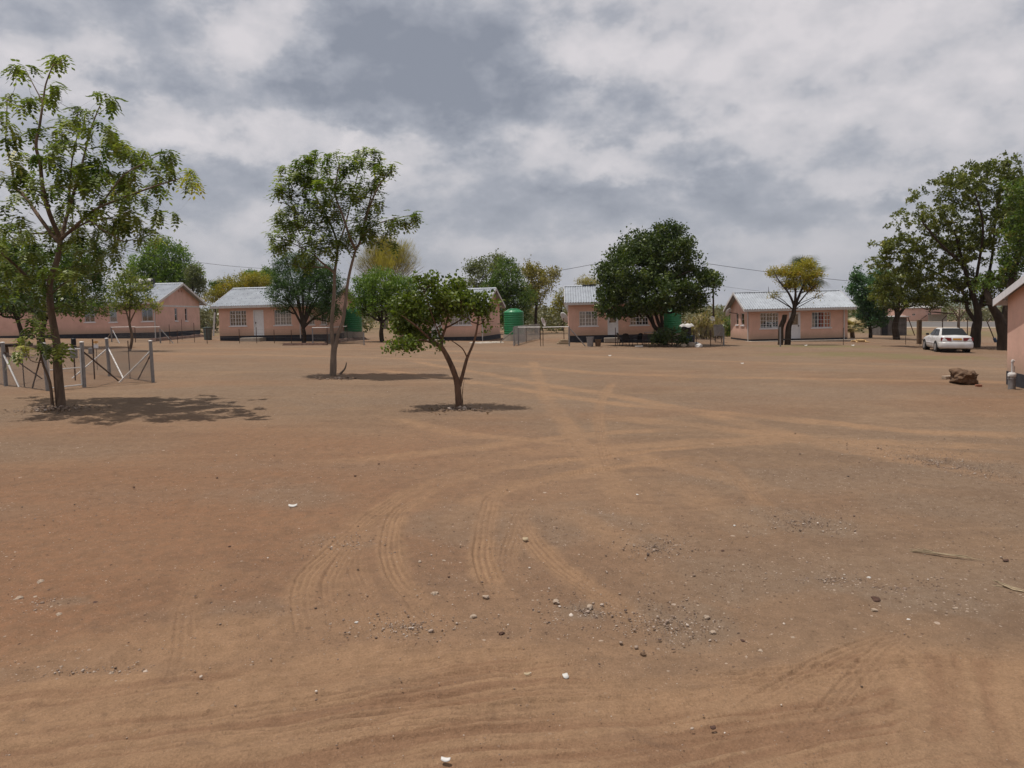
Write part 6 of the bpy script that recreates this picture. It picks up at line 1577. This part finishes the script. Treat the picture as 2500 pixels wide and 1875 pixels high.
# ---------------------------------------------------------------- white car
def car():
    rw = G(2288, 859); a = rad(16.9)
    ctr = Vector((rw.x + .75 * math.cos(a), rw.y - .75 * math.sin(a), 0)); ctr.z = gz(ctr.x) + .005
    t = thing('white_sedan', 'white sedan with red tail lamps parked under the shade tree', 'car', tuple(ctr), -a); t.rotation_euler = (0, ROLL * .9, -a)
    stn = [(-.99, .60, .42, .74), (-.96, .74, .30, .86), (-.88, .80, .24, .945), (-.6, .835, .20, .985), (-.3, .845, .19, .985), (.3, .85, .19, .955), (1.0, .85, .19, .94), (1.8, .85, .19, .93), (2.15, .845, .19, .91), (2.6, .835, .2, .86), (3.0, .80, .22, .79), (3.25, .74, .27, .71), (3.36, .62, .36, .6)]
    V = []; Fc = []; n = None
    for (y, w, zb, zt) in stn:
        h = zt - zb
        half = [(0, zb), (w * .86, zb), (w * .97, zb + h * .12), (w, zb + h * .32), (w * 1.0, zb + h * .40), (w * 1.0, zb + h * .62), (w * .965, zb + h * .86), (w * .88, zt - .025), (w * .72, zt), (0, zt + .022)]
        ring = [(x, y, z) for x, z in half] + [(-x, y, z) for x, z in reversed(half[1:-1])]
        n = len(ring); V += ring
    for i in range(len(stn) - 1):
        for k in range(n): k2 = (k + 1) % n; Fc.append((i * n + k, i * n + k2, (i + 1) * n + k2, (i + 1) * n + k))
    Fc += [tuple(range(n)), tuple(reversed([(len(stn) - 1) * n + k for k in range(n)]))]
    mb = MB(); mb.add(V, Fc)
    # greenhouse
    gs = [(-.50, .66, .96, .01), (.12, .565, .96, .375), (.30, .56, .95, .42), (.75, .56, .95, .44), (1.15, .56, .95, .43), (1.35, .57, .94, .395), (2.02, .66, .91, .01)]
    V = []; Fc = []
    for (y, w, zb, h) in gs:
        wb = .735
        ring = [(-wb, y, zb - .04), (-wb + .01, y, zb), (-(wb + (w - wb) * .93), y, zb + h * .9), (-w * .82, y, zb + h), (w * .82, y, zb + h), ((wb + (w - wb) * .93), y, zb + h * .9), (wb - .01, y, zb), (wb, y, zb - .04)]
        V += ring
    n = 8
    for i in range(len(gs) - 1):
        for k in range(n): k2 = (k + 1) % n; Fc.append((i * n + k, (i + 1) * n + k, (i + 1) * n + k2, i * n + k2))
    Fc += [tuple(reversed(range(n))), tuple((len(gs) - 1) * n + k for k in range(n))]
    mb.add(V, Fc); o = fixn(mb.build('body', M['carpaint'], t)); bevel(o, .035, 2)
    for p in o.data.polygons: p.use_smooth = True
    def panel(name, quad, m, parent=t, th=.012):
        q = [Vector(v) for v in quad]; nr = (q[1] - q[0]).cross(q[3] - q[0]).normalized(); k = MB()
        k.add([v + nr * th for v in q] + [v - nr * th * .5 for v in q], [(0, 1, 2, 3), (7, 6, 5, 4), (0, 4, 5, 1), (1, 5, 6, 2), (2, 6, 7, 3), (3, 7, 4, 0)]); return fixn(k.build(name, M[m], parent))
    # rear and front screens
    panel('rear_window', [(-.67, -.46, .985), (.67, -.46, .985), (.51, .11, 1.365), (-.51, .11, 1.365)], 'carglass')
    panel('windscreen', [(.62, 1.95, .955), (-.62, 1.95, .955), (-.47, 1.38, 1.31), (.47, 1.38, 1.31)], 'carglass')
    for s in (-1, 1):
        for nm, (ya, yb_, yc, yd) in (('rear_side_window', (-.12, .72, .70, .22)), ('front_side_window', (.80, 1.72, 1.28, .78))):
            zb, zt = .965, 1.31; xb, xt = .738 * s, .592 * s
            q = [(xb, ya, zb), (xb, yb_, zb), (xt, yc, zt), (xt, yd, zt)]
            if s > 0: pass
            else: q = q[::-1]
            panel(nm, q, 'carglass', th=.014)
        lt = panel('tail_lamp', [(s * .82, -.90, .69), (s * .30, -1.0, .69), (s * .30, -.99, .855), (s * .81, -.895, .875)] if s < 0 else [(s * .30, -1.0, .69), (s * .82, -.90, .69), (s * .81, -.895, .875), (s * .30, -.99, .855)], 'tail', th=.03)
        lt['label'] = 'red wrap round tail lamp'
        if False: panel('lamp_bar', [(s * .79, -.93, .775), (s * .38, -1.0, .775), (s * .38, -1.0, .79), (s * .79, -.93, .79)] if s < 0 else [(s * .38, -1.0, .775), (s * .79, -.93, .775), (s * .79, -.93, .79), (s * .38, -1.0, .79)], 'carpaint', lt, .034)
        m_ = MB(); m_.box((s * .90, 1.62, .99), (.17, .09, .12)); bevel(m_.build('door_mirror', M['black'], t), .03)
        for yy in (.42, 1.25): h_ = MB(); h_.box((s * .858, yy, .80), (.02, .16, .03)); h_.build('door_handle', M['carpaint'], t)
        for yy in (.77,): h_ = MB(); h_.box((s * .8515, yy, .62), (.006, .012, .56)); h_.build('door_gap', M['rubber'], t)
        st_ = MB(); st_.box((s * .857, 1.2, .52), (.02, 1.75, .045)); st_.build('side_strip', M['white'], t)
        hl = panel('headlight', [(s * .45, 3.33, .60), (s * .74, 3.2, .60), (s * .73, 3.18, .70), (s * .45, 3.28, .70)], 'glass')
        for yy in (0, 2.5):
            ar = MB(); ar.tube([(s * .60, yy, .30), (s * .862, yy, .30)], .365, 28); ar.build('wheel_arch', M['black'], t)
            ty = MB(); ty.tube([(s * .67, yy, .30), (s * .69, yy, .30), (s * .85, yy, .30), (s * .872, yy, .30)], [.27, .30, .30, .27], 28); w = ty.build('tyre', M['rubber'], None)
            w.name = 'wheel'; w.parent = t
            rm = MB(); rm.lathe([(0, .012), (.05, .014), (.17, 0), (.19, .01), (.195, 0)], 24); r = rm.build('rim', M['rim'], w, smooth=True)
            r.location = (s * .873, yy, .30); r.rotation_euler = (0, s * math.pi / 2, 0)
    panel('number_plate', [(-.22, -1.003, .725), (.22, -1.003, .725), (.22, -.993, .835), (-.22, -.993, .835)], 'plate')
    bp = MB(); V = []; Fc = []
    arc = [(-.86, -.55), (-.85, -.85), (-.78, -.97), (-.55, -1.04), (0, -1.075), (.55, -1.04), (.78, -.97), (.85, -.85), (.86, -.55)]
    for (x, y) in arc: V += [(x * .97, y * .97, .26), (x, y, .32), (x, y, .56), (x * .98, y * .98, .60), (x * .9, y * .93, .60)]
    for i in range(len(arc) - 1):
        for k in range(4): a_ = i * 5 + k; Fc.append((a_, a_ + 5, a_ + 6, a_ + 1))
    bp.add(V, Fc); o = fixn(bp.build('rear_bumper', M['carpaint'], t, smooth=True)); o.modifiers.new('thick', 'SOLIDIFY').thickness = .02
    ex = MB(); ex.tube([(.5, -1.0, .24), (.5, -.7, .24)], .025, 8); ex.build('exhaust', M['rust'], t)
    uf = MB(); uf.bb(-.7, .7, -.8, 3.1, .17, .195); uf.build('underbody', M['black'], t)
car()

# ---------------------------------------------------------------- boulder, bricks, standpipe
b = G(2353, 936); o = rock_mesh('boulder', (.76, .66, .44), 3, M['stone'], 4, .24, facets=True)
for v_ in o.data.vertices: k_ = .985 + .015 * max(-1, min(1, v_.co.z / .2)); v_.co.x *= k_; v_.co.y *= k_
o.location = b + Vector((0, 0, .2)); o.rotation_euler = (.05, .03, .2); tag(o, 'big flat topped brown boulder on the dirt before the car', 'boulder')
b = G(2315, 925); mb = MB(); mb.box((0, 0, .05), (.38, .2, .12), rz=.25); o = bevel(mb.build('concrete_block', M['stonel'], None), .02); o.location = b; tag(o, 'pale concrete block poking out at the left of the big boulder', 'block')
b = G(2389, 944); mb = MB(); mb.box((0, 0, .03), (.17, .1, .07), rz=-.2); o = bevel(mb.build('brick', M['brick'], None), .01); o.location = b; tag(o, 'half red brick lying right of the big boulder', 'brick')
b = G(2343, 903); o = rock_mesh('clod', (.16, .1, .05), 8, M['stoned'], 2); o.location = b + Vector((0, 0, .02)); tag(o, 'small dark clod behind the big boulder', 'clod')
b = G(2470, 950); t = thing('standpipe', 'stubby metal standpipe with a white valve at the corner of the nearest house', 'tap', tuple(b)); k = ppm(b.y)
mb = MB(); mb.lathe([(0, 0), (.095, 0), (.095, .30), (.108, .30), (.108, .33), (.09, .34), (0, .34)], 20); mb.build('base_pipe', M['galv'], t, smooth=False)
mb = MB(); mb.lathe([(0, .34), (.08, .34), (.11, .38), (.105, .46), (.07, .49), (0, .49)], 18); mb.tube([(-.02, 0, .42), (.12, 0, .45)], .035, 8); mb.tube([(0, 0, .42), (-.12, -.02, .38)], .03, 8); mb.build('valve', M['offwhite'], t, smooth=True)
mb = MB(); mb.tube([(.01, 0, .46), (.01, 0, .82)], .032, 8); mb.tube([(.01, 0, .80), (.03, -.02, .86)], .045, 8); mb.build('riser', M['offwhite'], t)
mb = MB(); mb.tube([(.09, .02, .45), (.09, .02, .68)], .008, 6); mb.build('rod', M['galv'], t)

# dog-like tan animal asleep? a lying tan dog in the grass right of H5
def skin_figure(name, nodes, edges, parent, matname, sub=2):
    me = bpy.data.meshes.new(name); me.from_pydata([n_[:3] for n_ in nodes], edges, []); me.update()
    o = bpy.data.objects.new(name, me); COL.objects.link(o); o.parent = parent; me.materials.append(M[matname])
    o.modifiers.new('skin', 'SKIN'); sv = me.skin_vertices[0].data
    for i, n_ in enumerate(nodes): sv[i].radius = (n_[3], n_[4] if len(n_) > 4 else n_[3])
    sv[0].use_root = True; s = o.modifiers.new('sub', 'SUBSURF'); s.levels = sub; s.render_levels = sub
    return o
b = G(2100, 836); t = thing('dog', 'tan dog lying on its side on the grass right of the red curtain house', 'dog', tuple(b), .1)
nodes = [(0, 0, .14, .13, .12), (-.25, 0, .14, .13, .11), (-.45, 0, .13, .10, .09), (-.58, -.02, .12, .06, .06), (-.70, -.04, .11, .075, .07), (-.82, -.06, .09, .04, .035),
         (.25, 0, .13, .12, .11), (.40, 0, .11, .09, .09), (.55, .02, .06, .022), (.75, .05, .03, .014),
         (-.40, -.16, .08, .045), (-.52, -.34, .04, .03), (-.60, -.46, .03, .022), (-.36, -.14, .05, .04), (-.38, -.36, .03, .026), (-.44, -.48, .025, .02),
         (.36, -.15, .09, .06), (.24, -.32, .05, .035), (.38, -.44, .03, .022), (.40, -.14, .05, .05), (.44, -.34, .03, .03), (.55, -.46, .025, .02),
         (-.66, 0, .19, .022), (-.69, -.08, .18, .02)]
edges = [(0, 1), (1, 2), (2, 3), (3, 4), (4, 5), (0, 6), (6, 7), (7, 8), (8, 9), (2, 10), (10, 11), (11, 12), (1, 13), (13, 14), (14, 15), (7, 16), (16, 17), (17, 18), (6, 19), (19, 20), (20, 21), (4, 22), (4, 23)]
skin_figure('body', nodes, edges, t, 'fur')

# ---------------------------------------------------------------- poles and wires
def catenary(a, b, sag, n=24): return [a + (b - a) * (k / n) - Vector((0, 0, sag * 4 * (k / n) * (1 - k / n))) for k in range(n + 1)]
def wire(label, a, b, sag, r):
    mb = MB(); mb.tube([p - a for p in catenary(a, b, sag)], r, 4, False); o = mb.build('overhead_wire', M['black'], None); o.location = a; tag(o, label, 'wire', 'overhead wires')
wire('upper overhead wire sagging from the tallest tree to the feathery tree', P(-60, 520, 60), P(800, 655, 100), 1.6, .022)
wire('lower overhead wire rising behind the yellow flat topped tree', P(250, 585, 60), P(470, 650, 72), .1, .018)
wire('short overhead wire between the leaning tree and the yellow flat topped tree', P(440, 702, 95), P(640, 668, 95), .2, .022)
wire('overhead wire climbing from the twin crowned tree to the big dark tree', P(990, 682, 110), P(1570, 618, 76), 1.2, .026)
wire('overhead wire falling from the big dark tree past the yellow tree', P(1570, 618, 76), P(2330, 705, 76), .5, .026)
wire('faint overhead wire low in the sky left of the red curtain house', P(1730, 694, 130), P(2150, 735, 130), .4, .022)
for (px, yt, Yp, lab) in [(1742, 690, 84, 'thin dark pole rising above the reeds left of the red curtain house'), (1572, 612, 76, 'pole hidden in the crown of the big dark tree carrying the wires')]:
    a = P(px, 790, Yp); a.z = gz(a.x); tp = P(px, yt, Yp); t = thing('utility_pole', lab, 'pole', tuple(a), 0, 'utility poles')
    mb = MB(); mb.tube([(0, 0, -.3), (0, 0, tp.z - a.z)], [.13, .09], 8); mb.build('pole', M['barkd'], t); mb = MB(); mb.box((0, 0, tp.z - a.z - .25), (1.1, .09, .1)); mb.build('crossarm', M['wood'], t)

# ---------------------------------------------------------------- loose stones, litter, straw
SG = 'loose stones and clods scattered on the dirt'
def stone(px, py, w, m, lab, hk=.55, cat='stone', seed=None, rough=.28):
    b = G(px, py); s = .72 * w / ppm(math.hypot(b.y, 2.2)); sd = seed or (px * 7 + py) % 97
    o = rock_mesh('loose_stone', (s, s * .75, s * hk), sd, M[m], 2, rough); o.location = b + Vector((0, 0, s * hk * .12)); o.rotation_euler = (0, 0, sd); tag(o, lab, cat, SG)
for a_ in [(101, 1423, 30, 'stonel', 'grey oval stone upper left of the brown half buried pot shard'), (233, 1478, 40, 'stoned', 'rust brown jagged clod, biggest dark lump at the lower left'), (45, 1464, 30, 'stonel', 'flat pale stone at the left edge beside the brown clod'),
           (86, 1459, 18, 'stonel', 'knobbly yellowish pebble above the flat pale stones at the left edge'), (150, 1482, 22, 'stonel', 'pale flat flake left of the rust brown clod'), (145, 1503, 26, 'stonel', 'crumbly pale stone below the rust brown clod'), (265, 1521, 20, 'stonel', 'light pebble right below the rust brown clod'),
           (288, 1470, 22, 'stonel', 'pinkish flat stone right of the rust brown clod'), (311, 1576, 22, 'stoned', 'flat brown stone alone on the lumpy strip at lower left'), (37, 1608, 12, 'stoned', 'small dark cube like clod near the left frame edge'), (271, 1647, 22, 'stonel', 'whitish stone at the edge of the sandy drive, left'), (59, 1691, 24, 'stonel', 'grey flat slab shard at the left edge of the sandy drive'),
           (130, 1695, 22, 'stoned', 'thin brown chip at the sandy drive near the left edge'), (867, 1162, 9, 'stoned', 'dark pebble above the first curved wheel track'), (925, 1133, 8, 'stoned', 'little dark pebble furthest up the middle dirt'), (530, 1167, 9, 'stoned', 'round dark pebble on the red dirt at left centre'), (327, 1190, 9, 'stoned', 'tiny dark stone on the red dirt left'),
           (387, 1258, 8, 'stoned', 'dark grain sized stone on red dirt below the other dark pebbles'), (560, 1335, 11, 'stoned', 'dark pebble left of the curved wheel tracks'), (1764, 1346, 15, 'stoned', 'round dark lump right of centre'), (1225, 1548, 20, 'stoned', 'dark curled clod on the border of the sandy drive'), (1096, 1409, 10, 'stoned', 'brown pebble between the curved tracks'),
           (1060, 1451, 26, 'stonel', 'pale crumbly stone at the end of the curved tracks'), (1185, 1458, 22, 'stonel', 'pinkish stone right of the pale crumbly stone'), (1357, 1470, 26, 'stonel', 'flat tan stone above the gravel strip'), (1440, 1483, 26, 'stonel', 'largest pale flat stone of the gravel strip'), (1155, 1506, 20, 'stonel', 'white angular stone in the gravel strip'), (1084, 1370, 14, 'stonel', 'pale pebble inside the arc of the curved tracks'),
           (1025, 1372, 14, 'stonel', 'flat white pebble left inside the arc of the tracks'), (870, 1520, 12, 'paper', 'bright white chip left of the gravel strip'), (1815, 1380, 12, 'stonel', 'light pebble below the round dark lump'), (1726, 1508, 24, 'stonel', 'white flat stone in the right gravel patch'), (1740, 1545, 24, 'stonel', 'crumbly white lump low in the right gravel patch'), (1814, 1566, 20, 'stoned', 'black flat chip under the right gravel patch'),
           (1857, 1591, 18, 'stonel', 'cream angular stone below the black flat chip'), (1570, 1598, 20, 'stone', 'brown rounded stone below the right gravel patch'), (1937, 1560, 18, 'stonel', 'pale oval stone right of the black chip'), (2135, 1491, 20, 'stonel', 'cream oval stone at the right gravel'), (2137, 1467, 36, 'stoned', 'long dark splinter like stone above the cream oval stone'), (2218, 1515, 16, 'paper', 'bright white small stone at the right'),
           (2332, 1487, 18, 'stonel', 'orange tan stone in the far right gravel'), (2121, 1411, 14, 'paper', 'white chip in the upper right gravel'), (1915, 1554, 14, 'stonel', 'little tan stone beside the pale oval stone'), (2370, 1862, 14, 'stonel', 'pale pebble at the lower right edge'), (2495, 1634, 14, 'stoned', 'dark stone at the right frame edge'), (1555, 1209, 12, 'paper', 'white flake right of the curved tracks'),
           (1793, 1284, 12, 'paper', 'white flake above the round dark lump'), (1655, 1278, 0.1, 'stonel', '')][:-1]:
    stone(*a_)
def litter(px, py, w, d, m, lab, rz, cat='litter', h_=.02, bend=.3):
    b = G(px, py); k = ppm(math.hypot(b.y, 2.2)); w = .75 * w / k; d = .75 * d / k * 1.6; V = []; Fc = []; n = 8
    for i in range(n + 1):
        x = -w / 2 + w * i / n; z = .004 + bend * w * (2 * i / n - 1) ** 2 * .5
        ww = d / 2 * (1 - .5 * abs(2 * i / n - 1) ** 3); V += [(x, -ww, z), (x, ww, z + .3 * d)]
        if i: Fc.append((2 * i - 2, 2 * i, 2 * i + 1, 2 * i - 1))
    mb = MB(); mb.add(V, Fc); o = mb.build('scrap', M[m], None, smooth=True); o.location = b; o.rotation_euler = (0, 0, rz); o.modifiers.new('thick', 'SOLIDIFY').thickness = .004; tag(o, lab, cat, 'scraps of litter on the dirt')
litter(715, 1237, 26, 8, 'paper', 'curved white plastic scrap on the red dirt left of the tracks', .15)
litter(1283, 1318, 18, 10, 'straw', 'small cream card scrap between the curved tracks', .3, bend=.05)
litter(1381, 1654, 16, 12, 'paper', 'white folded paper scrap on the sandy drive below centre', .4)
litter(1088, 1858, 26, 8, 'offwhite', 'pale peel like scrap at the bottom edge', -.2)
litter(1287, 1648, 18, 6, 'scrapgreen' if 'scrapgreen' in M else 'straw', 'yellowish dry leaf left of the white paper scrap', .1)
litter(1741, 1779, 16, 7, 'stoned', 'dark curled chip on the sandy drive', .2)
litter(1489, 869, 9, 4, 'paper', 'white scrap far out before the big dark tree', 0)
litter(1812, 888, 9, 4, 'paper', 'white scrap right of centre before the red curtain house', 0)
litter(1967, 844, 10, 4, 'paper', 'white scrap in the thin grass before the red curtain window', 0)
litter(2082, 844, 10, 4, 'paper', 'white scrap just left of the lying dog', 0)
def straw(pts, n, lab, w=.006):
    A = G(*pts[0]); B = G(*pts[1]); mb = MB(); rs = random.Random(pts[0][0])
    for k in range(n):
        a = A + (B - A) * rs.uniform(0, .3); b = A + (B - A) * rs.uniform(.7, 1.0); o1 = Vector((rs.uniform(-.03, .03), rs.uniform(-.03, .03), .012 + .01 * k)); m_ = (a + b) / 2 + Vector((rs.uniform(-.05, .05), rs.uniform(-.05, .05), .02))
        mb.tube([a + o1 - A, m_ - A, b + o1 * .6 - A], [w * .7, w, w * .5], 5)
    o = mb.build('straw_stalks', M['straw'], None); o.location = A; tag(o, lab, 'straw')
straw(((2200, 1346), (2420, 1372)), 5, 'long thin bundle of dry stalks lying at the right'); straw(((2412, 1428), (2530, 1458)), 5, 'pale dry stalks cut by the right frame edge')
litter(2455, 1370, 18, 6, 'stoned', 'dark bark chip at the end of the stalk bundle', 0)

# rubble rings at tree feet, gravel
def gravel(name, lab, pos, size, mats, seed):
    rs = np.random.default_rng(seed); bm = bmesh.new(); bmesh.ops.create_icosphere(bm, subdivisions=1, radius=.5)
    TV = np.array([v.co[:] for v in bm.verts]); TF = np.array([[v.index for v in f.verts] for f in bm.faces]); bm.free()
    TV = TV * np.array([1, .8, .55]) * (1 + rs.normal(0, .16, (len(TV), 1)))
    n = len(pos); W, F = instance((TV, TF), pos, rot_az_el(rs.uniform(0, 6.28, n), rs.normal(0, .25, n)), size)
    t = np.clip(rs.beta(2.2, 2.0, n), 0, 1).repeat(len(TF))
    o = np_mesh(name, W, F, mats, tint=t); tag(o, lab, 'gravel', kind='stuff'); return o
def gm():
    m, nt, b, out = newmat('gravel stones'); at = N(nt, 'Attribute'); at.attribute_name = 'tint'
    c = ramp(nt, at.outputs['Fac'], [(0, (.055, .038, .03)), (.3, (.15, .10, .075)), (.6, (.25, .18, .135)), (.85, (.42, .34, .28)), (1, (.62, .56, .5))]); nt.links.new(c, b.inputs['Base Color']); b.inputs['Roughness'].default_value = .95; return m
GM = gm(); rs = np.random.default_rng(3); pos = []; sz = []
for p in PATCHES:
    cx, cy, rx, ry = patch_world(p); n = int(min(5200, 520 * rx * ry * math.pi)) + 260
    a = rs.uniform(0, 6.28, n); r = np.abs(rs.normal(0, .62, n)) + .08; x = cx + np.cos(a) * r * rx; y = cy + np.sin(a) * r * ry
    s = np.clip(rs.lognormal(-4.85, .55, n), .004, .05); pos.append(np.stack([x, y, -SL * x + s * .02 + .003], 1)); sz.append(s)
n = 30000; d = 2.6 * np.exp(rs.uniform(0, math.log(24 / 2.6), n)); th_ = rs.uniform(-.72, .72, n); x = d * np.sin(th_); y = d * np.cos(th_); s = np.clip(rs.lognormal(-5.1, .5, n), .003, .03)
e_ = np.array([G(px, py)[:] for px, py in [(-600, 1780), (0, 1662), (350, 1600), (750, 1560), (1250, 1560), (1750, 1585), (2100, 1520), (2500, 1545), (3000, 1560)]])
keep = (y > np.interp(x, e_[:, 0], e_[:, 1])) | (rs.uniform(0, 1, n) < .12); x, y, s = x[keep], y[keep], s[keep]
pos.append(np.stack([x, y, -SL * x + s * .1 + .004], 1)); sz.append(s)
gravel('gravel', 'fine grey and pale gravel scattered over the bare dirt', np.concatenate(pos), np.concatenate(sz), GM, 5)
for (px, py, lab, n, w) in [(128, 1000, 'ring of broken stones round the foot of the tallest tree', 240, .55), (822, 925, 'small bricks and stones at the foot of the twin trunked tree', 120, .55), (1122, 1000, 'rubble and dead leaves at the foot of the forked tree', 200, .38)]:
    c = G(px, py); a = rs.uniform(0, 6.28, n); r = w * np.abs(rs.normal(.35, .45, n)); x = c.x + np.cos(a) * r * 1.15; y = c.y + np.sin(a) * r; s = np.clip(rs.lognormal(-3.5, .6, n), .01, .13)
    gravel('rubble', lab, np.stack([x, y, -SL * x + s * .2 + .01], 1), s, GM, n)

rs = np.random.default_rng(8); pos = []
for (px, py, rx, ry, n) in [(2400, 852, 3.2, 2.2, 900), (1640, 848, 4.5, 1.6, 700), (140, 1002, .9, .6, 260), (1121, 1000, .7, .5, 220), (2330, 838, 3.5, 2, 300), (90, 870, 3, 3, 300)]:
    c = G(px, py); x = c.x + rs.normal(0, rx * .6, n); y = c.y + rs.normal(0, ry * .6, n); pos.append(np.stack([x, y, -SL * x + rs.uniform(.005, .03, n)], 1))
pos = np.concatenate(pos); n = len(pos); W, F = instance(quad_leaf(1, .5), pos, rot_az_el(rs.uniform(0, 6.28, n), rs.normal(0, .35, n)), rs.uniform(.04, .11, n))
lm = leafmat('fallen leaves', (0.07, 0.04, 0.025), (0.22, 0.13, 0.07), 0.1)
tag(np_mesh('leaf_litter', W, F, lm, tint=np.clip(rs.normal(.4, .25, n), 0, 1)), 'dead brown leaves fallen under the trees', 'leaves', kind='stuff')
# ---------------------------------------------------------------- hazy air
hz = MB(); hz.bb(-2800, 2800, -30, 2900, -90, 120); o = hz.build('haze', newmat('haze')[0], None)
nt = o.data.materials[0].node_tree; nt.nodes.clear(); out = N(nt, 'OutputMaterial'); pv = N(nt, 'VolumePrincipled')
pv.inputs['Color'].default_value = (.80, .86, .95, 1); pv.inputs['Density'].default_value = HAZE; pv.inputs['Anisotropy'].default_value = .2; nt.links.new(pv.outputs[0], out.inputs[1])
tag(o, 'thin pale air haze over the whole yard and bush', 'haze', kind='stuff')
